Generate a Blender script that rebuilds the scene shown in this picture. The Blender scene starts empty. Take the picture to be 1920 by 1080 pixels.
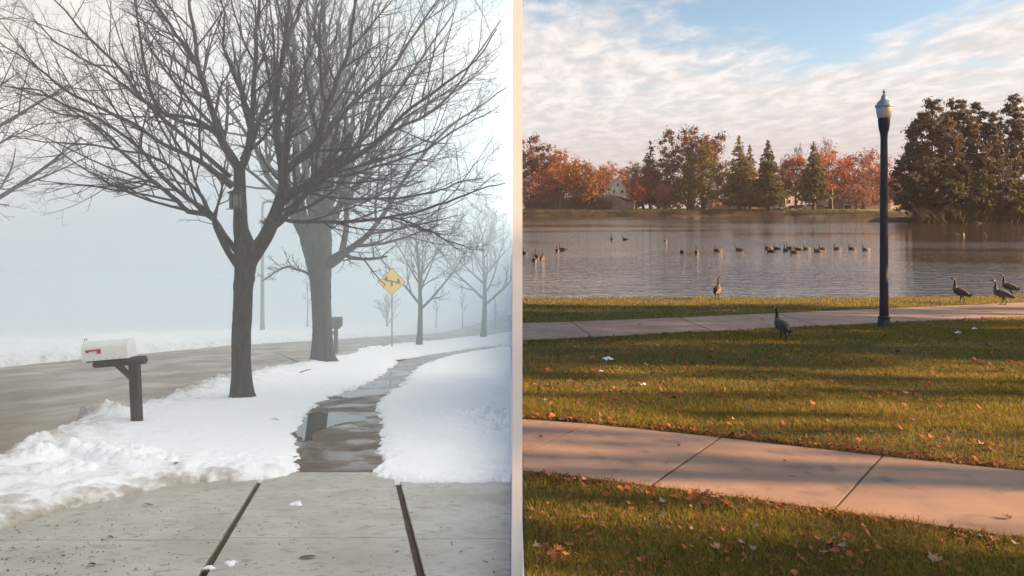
import bpy, math, random
import numpy as np
from mathutils import Vector, Matrix

random.seed(7)
rng = np.random.default_rng(7)
scn = bpy.context.scene
COL = scn.collection

# ------------------------------------------------------------------ camera
F = 1400.0                      # focal length in pixels of a 1920 px wide picture
EYE = 1.6
HOR = 390.0                     # picture row of the true horizon
cam_d = bpy.data.cameras.new('camera')
cam = bpy.data.objects.new('camera', cam_d)
COL.objects.link(cam)
cam.location = (0, 0, EYE)
cam.rotation_euler = (math.radians(90), 0, 0)
cam_d.sensor_width = 36
cam_d.lens = 36 * F / 1920
cam_d.shift_y = -(540 - HOR) / 1920
cam_d.clip_start = 0.05
cam_d.clip_end = 5000
scn.camera = cam

# ------------------------------------------------------------------ light
SUN_EL = math.radians(14)
SUN_BACK = math.radians(6)      # the sun stands to the right, a little behind the camera
sun_dir = Vector((math.cos(SUN_EL) * math.cos(SUN_BACK), -math.cos(SUN_EL) * math.sin(SUN_BACK), math.sin(SUN_EL)))
sd = bpy.data.lights.new('sun', 'SUN')
sd.energy = 5.0
sd.angle = math.radians(0.6)
sd.color = (1.0, 0.56, 0.28)
sun = bpy.data.objects.new('sun', sd)
COL.objects.link(sun)
sun.rotation_euler = sun_dir.to_track_quat('Z', 'Y').to_euler()
sun.location = (60, -10, 60)

world = bpy.data.worlds.new('World')
scn.world = world
world.use_nodes = True
WT = world.node_tree
WT.nodes.clear()


class G:
    """tiny node-graph writer"""
    def __init__(s, tree):
        s.t = tree

    def n(s, typ, **kw):
        nd = s.t.nodes.new(typ)
        for k, v in kw.items():
            setattr(nd, k, v)
        return nd

    def put(s, sock, v):
        if v is None:
            return
        if isinstance(v, bpy.types.NodeSocket):
            s.t.links.new(v, sock)
        else:
            if isinstance(v, tuple) and len(v) == 3 and sock.type == 'RGBA':
                v = (*v, 1)
            sock.default_value = v

    def m(s, op, a, b=None, c=None, clamp=False):
        nd = s.n('ShaderNodeMath', operation=op)
        nd.use_clamp = clamp
        s.put(nd.inputs[0], a)
        s.put(nd.inputs[1], b)
        s.put(nd.inputs[2], c)
        return nd.outputs[0]

    def ss(s, x, lo, hi):
        nd = s.n('ShaderNodeMapRange', interpolation_type='SMOOTHSTEP')
        s.put(nd.inputs[0], x); s.put(nd.inputs[1], lo); s.put(nd.inputs[2], hi)
        return nd.outputs[0]

    def mix(s, f, a, b, blend='MIX'):
        nd = s.n('ShaderNodeMix', data_type='RGBA', blend_type=blend)
        s.put(nd.inputs[0], f); s.put(nd.inputs[6], a); s.put(nd.inputs[7], b)
        return nd.outputs[2]

    def noise(s, vec, scale, detail=4, rough=0.55, dist=0.0):
        nd = s.n('ShaderNodeTexNoise')
        if vec is not None:
            s.put(nd.inputs['Vector'], vec)
        s.put(nd.inputs['Scale'], scale); s.put(nd.inputs['Detail'], detail)
        s.put(nd.inputs['Roughness'], rough); s.put(nd.inputs['Distortion'], dist)
        return nd.outputs['Fac']

    def scale(s, vec, sc, loc=(0, 0, 0), rot=(0, 0, 0)):
        nd = s.n('ShaderNodeMapping')
        s.put(nd.inputs['Vector'], vec)
        nd.inputs['Scale'].default_value = sc
        nd.inputs['Location'].default_value = loc
        nd.inputs['Rotation'].default_value = rot
        return nd.outputs[0]


g = G(WT)
sky = g.n('ShaderNodeTexSky', sky_type='NISHITA')
sky.sun_disc = False
sky.sun_elevation = SUN_EL
sky.sun_rotation = math.radians(90) + SUN_BACK
sky.air_density = 1.0
sky.dust_density = 0.6
sky.ozone_density = 1.5
tc = g.n('ShaderNodeTexCoord')
sep = g.n('ShaderNodeSeparateXYZ')
g.put(sep.inputs[0], tc.outputs['Generated'])
dx, dy, dz = sep.outputs
zc = g.m('ADD', g.m('MAXIMUM', dz, 0.0), 0.05)
u = g.m('DIVIDE', dx, zc)
v = g.m('DIVIDE', dy, zc)
comb = g.n('ShaderNodeCombineXYZ')
g.put(comb.inputs[0], u); g.put(comb.inputs[1], v)
uv = comb.outputs[0]
warp = g.noise(uv, 0.6, 3)
# two cloud banks with a wedge of open blue between them
e1 = g.m('SUBTRACT', g.m('ADD', 2.95, g.m('MULTIPLY', u, 0.8)), v)
e2 = g.m('SUBTRACT', g.m('ADD', 1.56, g.m('MULTIPLY', g.m('SUBTRACT', 4.37, v), 0.36)), u)
gap = g.m('MINIMUM', g.m('MULTIPLY', e1, 0.75), g.m('MULTIPLY', e2, 1.6))
gap = g.m('MINIMUM', gap, g.m('SUBTRACT', 1.5, g.m('MULTIPLY', e1, 0.55)))
gap = g.m('ADD', gap, g.m('MULTIPLY', g.m('SUBTRACT', warp, 0.5), 2.0))
big = g.noise(uv, 0.9, 6, 0.6, 0.4)
small = g.noise(g.scale(uv, (1.0, 0.5, 1), rot=(0, 0, 0.12)), 6.0, 5, 0.6, 0.3)
wisp = g.noise(g.scale(uv, (0.5, 0.8, 1), rot=(0, 0, -0.35)), 2.4, 5, 0.6, 0.6)
tex = g.m('ADD', g.m('MULTIPLY', big, 0.45), g.m('ADD', g.m('MULTIPLY', small, 0.42), g.m('MULTIPLY', wisp, 0.35)))
cov = g.m('SUBTRACT', tex, g.m('MULTIPLY', g.m('MINIMUM', g.m('MAXIMUM', gap, -0.55), 0.85), 0.34))
cloud = g.ss(cov, 0.50, 0.80)
low = g.ss(dz, 0.0, 0.16)
ccol = g.mix(low, (2.5, 2.22, 2.32), (3.45, 3.28, 3.18))
shade = g.m('ADD', 0.80, g.m('MULTIPLY', g.m('MULTIPLY', g.ss(small, 0.3, 0.72), g.m('ADD', 0.45, g.m('MULTIPLY', low, 0.55))), 0.30))
cs = g.n('ShaderNodeVectorMath', operation='SCALE')
g.put(cs.inputs[0], ccol); g.put(cs.inputs['Scale'], shade)
blue = g.n('ShaderNodeVectorMath', operation='MULTIPLY')
g.put(blue.inputs[0], sky.outputs[0]); blue.inputs[1].default_value = (0.86, 0.82, 0.80)
skyc = g.mix(cloud, blue.outputs[0], cs.outputs[0])
bg = g.n('ShaderNodeBackground')
g.put(bg.inputs[0], skyc)
bg.inputs[1].default_value = 0.065
wo = g.n('ShaderNodeOutputWorld')
g.put(wo.inputs[0], bg.outputs[0])

scn.view_settings.view_transform = 'Standard'
scn.view_settings.look = 'None'
scn.view_settings.exposure = 2.05
scn.view_settings.gamma = 1
scn.cycles.use_denoising = True
scn.cycles.volume_bounces = 8
scn.cycles.max_bounces = 12
scn.cycles.diffuse_bounces = 4
scn.cycles.transparent_max_bounces = 12
scn.cycles.caustics_reflective = False
scn.cycles.caustics_refractive = False


# ------------------------------------------------------------------ helpers
def new_obj(name, me, parent=None, loc=None, rot=None, scale=None):
    o = bpy.data.objects.new(name, me)
    COL.objects.link(o)
    if parent is not None:
        o.parent = parent
    if loc is not None:
        o.location = loc
    if rot is not None:
        o.rotation_euler = rot
    if scale is not None:
        o.scale = scale
    return o


def tag(o, label=None, cat=None, group=None, kind=None):
    if label: o['label'] = label
    if cat: o['category'] = cat
    if group: o['group'] = group
    if kind: o['kind'] = kind
    return o


def empty(name, loc=(0, 0, 0), rz=0.0, label=None, cat=None, group=None):
    o = new_obj(name, None, None, loc, (0, 0, rz))
    o.empty_display_size = 0.2
    return tag(o, label, cat, group)


def copy_tree(o, parent=None):
    c = o.copy()
    COL.objects.link(c)
    if parent is not None:
        c.parent = parent
    for ch in list(o.children):
        copy_tree(ch, c)
    return c


def np_mesh(name, V, Fc, mats=None, mi=None, smooth=False, attrs=None):
    """V (n,3); Fc (m,k) array of equal polygons or list of such arrays"""
    V = np.asarray(V, dtype=np.float32).reshape(-1, 3)
    arrs = Fc if isinstance(Fc, list) else [Fc]
    arrs = [np.asarray(a, dtype=np.int32) for a in arrs if len(a)]
    loops = np.concatenate([a.ravel() for a in arrs])
    sizes = np.concatenate([np.full(len(a), a.shape[1], dtype=np.int32) for a in arrs])
    starts = np.concatenate([[0], np.cumsum(sizes)[:-1]]).astype(np.int32)
    me = bpy.data.meshes.new(name)
    me.vertices.add(len(V)); me.vertices.foreach_set('co', V.ravel())
    me.loops.add(len(loops)); me.loops.foreach_set('vertex_index', loops)
    me.polygons.add(len(sizes))
    me.polygons.foreach_set('loop_start', starts)
    if mats is not None:
        for m in (mats if isinstance(mats, (list, tuple)) else [mats]):
            me.materials.append(m)
    if mi is not None:
        me.polygons.foreach_set('material_index', np.asarray(mi, dtype=np.int32))
    if smooth:
        me.polygons.foreach_set('use_smooth', np.ones(len(sizes), dtype=bool))
    me.update(calc_edges=True)
    if attrs:
        for k, a in attrs.items():
            a = np.asarray(a, dtype=np.float32)
            if a.ndim == 1:
                at = me.attributes.new(k, 'FLOAT', 'POINT'); at.data.foreach_set('value', a)
            else:
                at = me.attributes.new(k, 'FLOAT_COLOR', 'POINT')
                if a.shape[1] == 3:
                    a = np.concatenate([a, np.ones((len(a), 1), np.float32)], 1)
                at.data.foreach_set('color', a.ravel())
    return me


class MB:
    """collects mixed polygons for one mesh"""
    def __init__(s):
        s.v = []; s.f = []; s.m = []; s.c = []

    def add(s, verts, faces, mi=0, col=None):
        b = len(s.v)
        s.v += [tuple(p) for p in verts]
        s.f += [tuple(b + i for i in f) for f in faces]
        s.m += [mi] * len(faces)
        if col is not None:
            s.c += [col] * len(verts)
        return s

    def box(s, x0, x1, y0, y1, z0, z1, mi=0, bev=0.0):
        if bev <= 0:
            V = [(x, y, z) for z in (z0, z1) for y in (y0, y1) for x in (x0, x1)]
            return s.add(V, [(0, 2, 3, 1), (4, 5, 7, 6), (0, 1, 5, 4), (2, 6, 7, 3), (0, 4, 6, 2), (1, 3, 7, 5)], mi)
        b = bev
        P = lambda zz, i: [(x0 + i, y0 + i, zz), (x1 - i, y0 + i, zz), (x1 - i, y1 - i, zz), (x0 + i, y1 - i, zz)]
        R = [P(z0, b), P(z0 + b, 0), P(z1 - b, 0), P(z1, b)]
        V = [p for r in R for p in r]
        Fs = [(3, 2, 1, 0), (12, 13, 14, 15)]
        for k in range(3):
            for i in range(4):
                j = (i + 1) % 4
                Fs.append((4 * k + i, 4 * k + j, 4 * k + 4 + j, 4 * k + 4 + i))
        return s.add(V, Fs, mi)

    def lathe(s, prof, n=24, c=(0, 0, 0), mi=0, cap=True):
        V = []
        for r, z in prof:
            for i in range(n):
                a = 2 * math.pi * i / n
                V.append((c[0] + r * math.cos(a), c[1] + r * math.sin(a), c[2] + z))
        Fs = []
        for k in range(len(prof) - 1):
            for i in range(n):
                j = (i + 1) % n
                Fs.append((k * n + i, k * n + j, k * n + n + j, k * n + n + i))
        if cap:
            Fs.append(tuple(range(n))[::-1]); Fs.append(tuple((len(prof) - 1) * n + i for i in range(n)))
        return s.add(V, Fs, mi)

    def tube(s, pts, rad, n=8, mi=0, cap=True):
        V, Q = tube(np.array(pts, float)[None], np.array(rad, float)[None], n)
        Fs = [tuple(q) for q in Q]
        if cap:
            Fs.append(tuple(range(n))[::-1]); Fs.append(tuple(len(V) - n + i for i in range(n)))
        return s.add(V, Fs, mi)

    def extrude(s, poly, y0, y1, mi=0):
        """poly: list of (x,z); extruded along y"""
        n = len(poly)
        V = [(x, y0, z) for x, z in poly] + [(x, y1, z) for x, z in poly]
        Fs = [tuple(range(n)), tuple(range(2 * n - 1, n - 1, -1))]
        for i in range(n):
            j = (i + 1) % n
            Fs.append((i, i + n, j + n, j))
        return s.add(V, Fs, mi)

    def mesh(s, name, mats, smooth=False):
        me = bpy.data.meshes.new(name)
        me.from_pydata(s.v, [], s.f)
        for m in (mats if isinstance(mats, (list, tuple)) else [mats]):
            me.materials.append(m)
        me.polygons.foreach_set('material_index', s.m)
        if smooth:
            me.polygons.foreach_set('use_smooth', [True] * len(s.f))
        if s.c and len(s.c) == len(s.v):
            at = me.attributes.new('col', 'FLOAT_COLOR', 'POINT')
            at.data.foreach_set('color', [q for c in s.c for q in (*c, 1)])
        me.update()
        return me

    def obj(s, name, mats, parent=None, smooth=False, angle=None, **kw):
        o = new_obj(name, s.mesh(name, mats, smooth), parent, **kw)
        if angle and smooth:
            s_ = o.data
            s_.set_sharp_from_angle(angle=math.radians(angle))
        return o


def tube(P, R, n):
    """vectorised tubes. P (b,k,3), R (b,k) -> verts, quads"""
    b, k, _ = P.shape
    T = np.empty_like(P)
    T[:, 1:-1] = P[:, 2:] - P[:, :-2]
    T[:, 0] = P[:, 1] - P[:, 0]
    T[:, -1] = P[:, -1] - P[:, -2]
    T /= np.linalg.norm(T, axis=2, keepdims=True) + 1e-9
    mean = P[:, -1] - P[:, 0]
    ref = np.where(np.abs(mean[:, 2:3]) > 0.8 * np.linalg.norm(mean, axis=1, keepdims=True), np.array([[1.0, 0.05, 0.0]]), np.array([[0.03, 0.02, 1.0]]))
    ref = np.repeat(ref[:, None, :], k, 1)
    A = np.cross(T, ref); A /= np.linalg.norm(A, axis=2, keepdims=True) + 1e-9
    B = np.cross(T, A)
    ang = np.arange(n) * 2 * np.pi / n
    V = P[:, :, None, :] + R[:, :, None, None] * (A[:, :, None, :] * np.cos(ang)[None, None, :, None] + B[:, :, None, :] * np.sin(ang)[None, None, :, None])
    V = V.reshape(-1, 3)
    i = np.arange(n); j = (i + 1) % n
    q = np.stack([i, j, j + n, i + n], 1)                                  # one ring pair
    q = (q[None] + (np.arange(k - 1) * n)[:, None, None]).reshape(-1, 4)
    q = (q[None] + (np.arange(b) * n * k)[:, None, None]).reshape(-1, 4)
    return V, q


# ---- lattice noise for terrain
_perm = rng.random((256, 256))


def vnoise(x, y):
    xi = np.floor(x).astype(int); yi = np.floor(y).astype(int)
    fx = x - xi; fy = y - yi
    fx = fx * fx * (3 - 2 * fx); fy = fy * fy * (3 - 2 * fy)
    h = lambda a, b: _perm[a & 255, b & 255]
    return (h(xi, yi) * (1 - fx) + h(xi + 1, yi) * fx) * (1 - fy) + (h(xi, yi + 1) * (1 - fx) + h(xi + 1, yi + 1) * fx) * fy


def fbm(x, y, oct=4, gain=0.5):
    t = 0; a = 1; n = 0
    for o in range(oct):
        t = t + a * vnoise(x * 2 ** o + 17.3 * o, y * 2 ** o + 9.1 * o); n += a; a *= gain
    return t / n


def billow(x, y, oct=4, gain=0.5):
    t = 0; a = 1; n = 0
    for o in range(oct):
        t = t + a * np.abs(2 * vnoise(x * 2 ** o + 5.3 * o, y * 2 ** o + 3.7 * o) - 1); n += a; a *= gain
    return t / n


def sstep(x, lo, hi):
    t = np.clip((x - lo) / (hi - lo), 0, 1)
    return t * t * (3 - 2 * t)


def sdf(px, py, poly):
    """signed distance to polygon, + inside"""
    poly = np.asarray(poly, float)
    d = np.full(px.shape, 1e9); ins = np.zeros(px.shape, bool)
    for i in range(len(poly)):
        ax, ay = poly[i - 1]; bx, by = poly[i]
        ex, ey = bx - ax, by - ay
        t = np.clip(((px - ax) * ex + (py - ay) * ey) / (ex * ex + ey * ey + 1e-12), 0, 1)
        d = np.minimum(d, np.hypot(px - ax - t * ex, py - ay - t * ey))
        c = ((ay > py) != (by > py)) & (px < (bx - ax) * (py - ay) / (by - ay + 1e-12) + ax)
        ins ^= c
    return np.where(ins, d, -d)


def linedist(px, py, line):
    d = np.full(px.shape, 1e9)
    for (ax, ay), (bx, by) in zip(line[:-1], line[1:]):
        ex, ey = bx - ax, by - ay
        t = np.clip(((px - ax) * ex + (py - ay) * ey) / (ex * ex + ey * ey + 1e-12), 0, 1)
        d = np.minimum(d, np.hypot(px - ax - t * ex, py - ay - t * ey))
    return d


# ---- the two grounds: a street running downhill (x < 0), a lawn sloping to a lake (x > 0)
SL = 0.15
SR = 0.053
WATER = -1.35


def zl(y):
    y = np.asarray(y, float)
    return np.where(y < 95, -SL * y, -SL * 95 - SL * 25 * (1 - np.exp(-(y - 95) / 25.0)))


def PL(px, py):
    Z = F * EYE / (py - HOR - SL * F)
    return (px - 960) / F * Z, Z


def PR(px, py):
    Z = F * EYE / (py - HOR - SR * F)
    return (px - 960) / F * Z, Z


def PW(px, py):
    Z = F * (EYE - WATER) / (py - HOR)
    return (px - 960) / F * Z, Z


def AT(px, py, Z):
    return np.array([(px - 960) / F * Z, Z, EYE - (py - HOR) / F * Z])


# ------------------------------------------------------------------ materials
def base_mat(name):
    m = bpy.data.materials.new(name)
    m.use_nodes = True
    t = m.node_tree
    b = t.nodes['Principled BSDF']
    return m, G(t), b


def coords(gg, kind='Object'):
    return gg.n('ShaderNodeTexCoord').outputs[kind]


def mat(name, c1, c2=None, scale=4.0, rough=0.8, bump=0.0, bscale=30.0, stretch=(1, 1, 1), metal=0.0, spec=0.4, c3=None, s3=40.0, rr=None, world_pos=False, objvar=0.0, bdist=0.02):
    m, gg, b = base_mat(name)
    vec = gg.n('ShaderNodeNewGeometry').outputs['Position'] if world_pos else coords(gg)
    vec = gg.scale(vec, stretch)
    col = c1
    if c2 is not None:
        nz = gg.ss(gg.noise(vec, scale, 5, 0.6), 0.3, 0.7)
        col = gg.mix(nz, c1, c2)
    if c3 is not None:
        nz3 = gg.ss(gg.noise(vec, s3, 3, 0.6), 0.52, 0.7)
        col = gg.mix(nz3, col, c3)
    if objvar:
        rnd = gg.n('ShaderNodeObjectInfo').outputs['Random']
        hv = gg.n('ShaderNodeHueSaturation')
        gg.put(hv.inputs['Value'], gg.m('ADD', 1 - objvar / 2, gg.m('MULTIPLY', rnd, objvar)))
        gg.put(hv.inputs['Color'], col)
        col = hv.outputs[0]
    gg.put(b.inputs['Base Color'], col)
    if rr:
        gg.put(b.inputs['Roughness'], gg.m('ADD', rr[0], gg.m('MULTIPLY', gg.ss(gg.noise(vec, rr[2], 3), 0.35, 0.65), rr[1] - rr[0])))
    else:
        b.inputs['Roughness'].default_value = rough
    b.inputs['Metallic'].default_value = metal
    b.inputs['Specular IOR Level'].default_value = spec
    if bump:
        bn = gg.n('ShaderNodeBump')
        bn.inputs['Strength'].default_value = bump
        bn.inputs['Distance'].default_value = bdist
        gg.put(bn.inputs['Height'], gg.noise(vec, bscale, 5, 0.65))
        gg.put(b.inputs['Normal'], bn.outputs[0])
    return m


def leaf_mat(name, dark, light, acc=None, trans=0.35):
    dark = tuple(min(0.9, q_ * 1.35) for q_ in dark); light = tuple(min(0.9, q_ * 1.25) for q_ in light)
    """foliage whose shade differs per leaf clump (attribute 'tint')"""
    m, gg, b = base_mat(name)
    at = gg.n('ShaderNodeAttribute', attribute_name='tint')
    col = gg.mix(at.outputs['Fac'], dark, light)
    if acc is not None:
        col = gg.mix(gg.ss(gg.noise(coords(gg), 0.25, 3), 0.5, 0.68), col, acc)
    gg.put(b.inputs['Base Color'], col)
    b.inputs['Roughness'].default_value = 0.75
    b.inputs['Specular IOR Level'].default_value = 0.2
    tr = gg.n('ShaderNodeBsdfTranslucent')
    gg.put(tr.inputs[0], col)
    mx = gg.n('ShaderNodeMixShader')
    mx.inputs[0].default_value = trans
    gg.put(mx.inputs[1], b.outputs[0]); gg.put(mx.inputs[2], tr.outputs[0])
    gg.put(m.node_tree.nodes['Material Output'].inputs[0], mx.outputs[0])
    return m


def attr_mat(name, attr='col', rough=0.7):
    m, gg, b = base_mat(name)
    at = gg.n('ShaderNodeAttribute', attribute_name=attr)
    nz = gg.noise(coords(gg), 60, 3)
    col = gg.mix(gg.m('MULTIPLY', nz, 0.3), at.outputs['Color'], (0.012, 0.010, 0.008))
    gg.put(b.inputs['Base Color'], col)
    b.inputs['Roughness'].default_value = rough
    return m


M = {}
M['wall'] = mat('white_render', (0.92, 0.92, 0.92), (0.90, 0.90, 0.90), 3, 0.9, 0.05, 60)
m, gg, b = base_mat('blue_sun_diffuser')
tr = gg.n('ShaderNodeBsdfTranslucent')
tr.inputs[0].default_value = (0.355, 0.595, 1.0, 1)  # blue tint cools the warm sunlight this added sheet passes to the fog
gg.put(m.node_tree.nodes['Material Output'].inputs[0], tr.outputs[0])
M['frosted'] = m
M['park_panel'] = mat('dark_stained_panel', (0.09, 0.075, 0.06), (0.12, 0.10, 0.08), 3, 0.9, 0.2, 20)
M['bark'] = mat('bark', (0.034, 0.021, 0.011), (0.082, 0.053, 0.030), 14, 0.9, 0.9, 26, (1, 1, 0.22), c3=(0.052, 0.052, 0.03), s3=7, bdist=0.03)
M['bark_rear'] = mat('bark_rear', (0.038, 0.025, 0.015), (0.080, 0.057, 0.036), 9, 0.9, 0.9, 22, (1, 1, 0.22), bdist=0.04)
M['twig'] = mat('twig_bark', (0.045, 0.026, 0.018), (0.068, 0.038, 0.027), 5, 0.9)
M['slab'] = mat('driveway_concrete', (0.49, 0.465, 0.41), (0.38, 0.35, 0.295), 1.6, 0.55, 0.6, 220, (0.9, 1.25, 1), c3=(0.29, 0.265, 0.23), s3=11, rr=(0.22, 0.55, 1.3), objvar=0.08, world_pos=True, bdist=0.004)
M['slab_wet'] = mat('wet_concrete', (0.120, 0.085, 0.055), (0.155, 0.115, 0.078), 2.5, 0.3, 0.1, 150, c3=(0.09, 0.07, 0.05), s3=6, rr=(0.16, 0.7, 1.4), objvar=0.1, world_pos=True, bdist=0.003, spec=0.3)
M['slab_damp'] = mat('damp_concrete', (0.24, 0.21, 0.18), (0.30, 0.275, 0.24), 2.0, 0.35, 0.1, 150, rr=(0.2, 0.5, 1.5), objvar=0.15, world_pos=True, bdist=0.003)
M['joint'] = mat('joint_filler', (0.07, 0.045, 0.03), (0.12, 0.085, 0.06), 40, 0.95, 0.6, 200)
M['road'] = mat('road_concrete', (0.34, 0.27, 0.19), (0.25, 0.195, 0.14), 0.6, 0.6, 0.6, 45, (1.3, 0.5, 1), c3=(0.20, 0.155, 0.115), s3=2.2, rr=(0.3, 0.75, 0.5), world_pos=True, bdist=0.01)
M['earth'] = mat('bare_earth', (0.12, 0.10, 0.075), (0.17, 0.15, 0.12), 3, 0.9, 0.4, 20)
M['slush'] = mat('slush', (0.30, 0.27, 0.23), (0.48, 0.46, 0.43), 4, 0.4, 0.6, 25, world_pos=True)
M['post_wood'] = mat('dark_post_wood', (0.045, 0.028, 0.019), (0.075, 0.050, 0.034), 8, 0.8, 0.5, 40, (1, 1, 0.15))
M['mail_white'] = mat('white_mailbox_paint', (0.78, 0.78, 0.77), (0.72, 0.72, 0.71), 6, 0.45, spec=0.5)
M['mail_brown'] = mat('brown_mailbox_paint', (0.085, 0.07, 0.055), (0.11, 0.09, 0.07), 6, 0.6)
M['red'] = mat('red_flag_paint', (0.42, 0.07, 0.04), (0.36, 0.06, 0.035), 9, 0.5)
M['steel'] = mat('galvanised_steel', (0.28, 0.29, 0.29), (0.22, 0.23, 0.23), 6, 0.5, metal=0.4)
M['dark_metal'] = mat('dark_metal', (0.05, 0.05, 0.05), (0.07, 0.07, 0.065), 6, 0.6)
M['yellow'] = mat('yellow_sign_sheet', (0.90, 0.62, 0.03), (0.88, 0.58, 0.03), 4, 0.5)
M['black'] = mat('black_sign_print', (0.02, 0.02, 0.018), rough=0.6)
M['feeder'] = mat('mossy_feeder_wood', (0.16, 0.155, 0.085), (0.10, 0.09, 0.055), 20, 0.9, 0.4, 60)
M['feeder_dark'] = mat('feeder_dark_wood', (0.05, 0.042, 0.03), rough=0.9)
M['deadleaf'] = mat('dead_brown_leaf', (0.05, 0.034, 0.022), (0.10, 0.075, 0.05), 20, 0.8, objvar=0.5)

# snow: white with grey-brown road dirt where the plough threw it (attribute 'dirt')
m, gg, b = base_mat('snow')
at = gg.n('ShaderNodeAttribute', attribute_name='dirt')
pos = gg.n('ShaderNodeNewGeometry').outputs['Position']
dn = gg.noise(pos, 3.5, 6, 0.65)
df = gg.ss(gg.m('ADD', gg.m('MULTIPLY', at.outputs['Fac'], 0.62), gg.m('SUBTRACT', dn, 0.5)), 0.12, 0.75)
col = gg.mix(df, (0.90, 0.91, 0.92), (0.42, 0.37, 0.31))
spk = gg.ss(gg.noise(pos, 55, 2, 0.5), 0.685, 0.75)
col = gg.mix(gg.m('MULTIPLY', spk, 0.7), col, (0.10, 0.075, 0.05))
gg.put(b.inputs['Base Color'], col)
b.inputs['Roughness'].default_value = 0.75
b.inputs['Specular IOR Level'].default_value = 0.25
bn = gg.n('ShaderNodeBump')
bn.inputs['Strength'].default_value = 0.45
bn.inputs['Distance'].default_value = 0.02
gg.put(bn.inputs['Height'], gg.m('ADD', gg.noise(pos, 9, 6, 0.7), gg.m('MULTIPLY', gg.noise(pos, 70, 3, 0.6), 0.45)))
gg.put(b.inputs['Normal'], bn.outputs[0])
M['snow'] = m

m, gg, b = base_mat('puddle_water')
b.inputs['Base Color'].default_value = (0.05, 0.04, 0.03, 1)
b.inputs['Roughness'].default_value = 0.02
b.inputs['IOR'].default_value = 1.33
bn = gg.n('ShaderNodeBump'); bn.inputs['Strength'].default_value = 0.02
gg.put(bn.inputs['Height'], gg.noise(coords(gg), 3, 2)); gg.put(b.inputs['Normal'], bn.outputs[0])
M['puddle'] = m

# lake
m, gg, b = base_mat('lake_water')
pos = gg.n('ShaderNodeNewGeometry').outputs['Position']
b.inputs['Base Color'].default_value = (0.060, 0.045, 0.032, 1)
b.inputs['Roughness'].default_value = 0.05
b.inputs['IOR'].default_value = 1.55
h = gg.m('ADD', gg.m('MULTIPLY', gg.noise(gg.scale(pos, (0.55, 1.5, 1)), 1.6, 3, 0.55, 0.3), 1.0),
         gg.m('MULTIPLY', gg.noise(gg.scale(pos, (0.9, 2.0, 1), rot=(0, 0, 0.2)), 4.0, 2, 0.5), 0.30))
calm = gg.ss(gg.noise(gg.scale(pos, (0.3, 1.0, 1)), 0.045, 3, 0.6), 0.38, 0.62)
bn = gg.n('ShaderNodeBump')
gg.put(bn.inputs['Strength'], gg.m('ADD', 0.12, gg.m('MULTIPLY', calm, 0.34)))
bn.inputs['Distance'].default_value = 0.18
gg.put(bn.inputs['Height'], h); gg.put(b.inputs['Normal'], bn.outputs[0])
M['lake'] = m

# grass and lawn soil
m, gg, b = base_mat('grass_blades')
at = gg.n('ShaderNodeAttribute', attribute_name='tint')
pos = gg.n('ShaderNodeNewGeometry').outputs['Position']
patch = gg.ss(gg.noise(pos, 0.9, 4, 0.6), 0.35, 0.68)
cg = gg.mix(at.outputs['Fac'], (0.070, 0.088, 0.014), (0.43, 0.355, 0.065))
cg = gg.mix(gg.m('MULTIPLY', patch, 0.55), cg, (0.20, 0.155, 0.045))
gg.put(b.inputs['Base Color'], cg)
b.inputs['Roughness'].default_value = 0.6
b.inputs['Specular IOR Level'].default_value = 0.25
tr = gg.n('ShaderNodeBsdfTranslucent'); gg.put(tr.inputs[0], cg)
mx = gg.n('ShaderNodeMixShader'); mx.inputs[0].default_value = 0.42
gg.put(mx.inputs[1], b.outputs[0]); gg.put(mx.inputs[2], tr.outputs[0])
gg.put(m.node_tree.nodes['Material Output'].inputs[0], mx.outputs[0])
M['grass'] = m
M['lawn'] = mat('lawn_soil', (0.060, 0.068, 0.018), (0.10, 0.085, 0.03), 1.4, 0.95, 0.7, 60, c3=(0.05, 0.04, 0.022), s3=14, world_pos=True)
M['farlawn'] = mat('far_lawn', (0.10, 0.125, 0.030), (0.17, 0.16, 0.05), 0.25, 0.95, 0.5, 8, world_pos=True)
M['bankrock'] = mat('bank_stones', (0.026, 0.020, 0.017), (0.060, 0.046, 0.037), 0.8, 0.95, 0.8, 3, world_pos=True)
M['walk'] = mat('park_walk_concrete', (0.38, 0.262, 0.185), (0.29, 0.20, 0.145), 1.3, 0.8, 0.25, 160, c3=(0.22, 0.17, 0.135), s3=4, objvar=0.12, world_pos=True, bdist=0.003)
M['lamp_black'] = mat('black_lamp_paint', (0.030, 0.028, 0.032), (0.042, 0.038, 0.04), 5, 0.42, 0.05, 60)
M['lamp_cap'] = mat('grey_lamp_roof', (0.30, 0.33, 0.36), (0.24, 0.27, 0.30), 5, 0.3, metal=0.5)
M['lamp_globe'] = mat('frosted_lamp_globe', (0.50, 0.46, 0.42), (0.42, 0.39, 0.36), 3, 0.35)
M['goose'] = attr_mat('goose_plumage')

# ================================================================== added dividing wall; its translucent sheet spreads soft sunlight into the fog
mb = MB()
W0, W1 = 0.002, 0.0555
wl = empty('added_dividing_wall', (0, 0, 0))
mb.box(W0, W1, 4.0, 4.08, -24, 28.0); mb.obj('end_post', M['wall'], wl)  # added post, its white end face fills the strip between both scenes
MB().add([(W0 + 0.02, 4.08, -24), (W0 + 0.02, 228, -24), (W0 + 0.02, 228, 28), (W0 + 0.02, 4.08, 28)], [(0, 1, 2, 3)]).obj('sun_diffuser', M['frosted'], wl)
pmesh = MB().box(W0 + 0.022, W1 - 0.004, -0.03, 0.03, -24, 28).mesh('post', M['park_panel'])
for k in range(1, 28):
    new_obj('post', pmesh, wl, (0, 4 + 8 * k, 0))
tag(wl, 'tall thin white wall added between snowy street and lakeside park, frosted sheet diffusing sunlight', 'wall')

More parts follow.
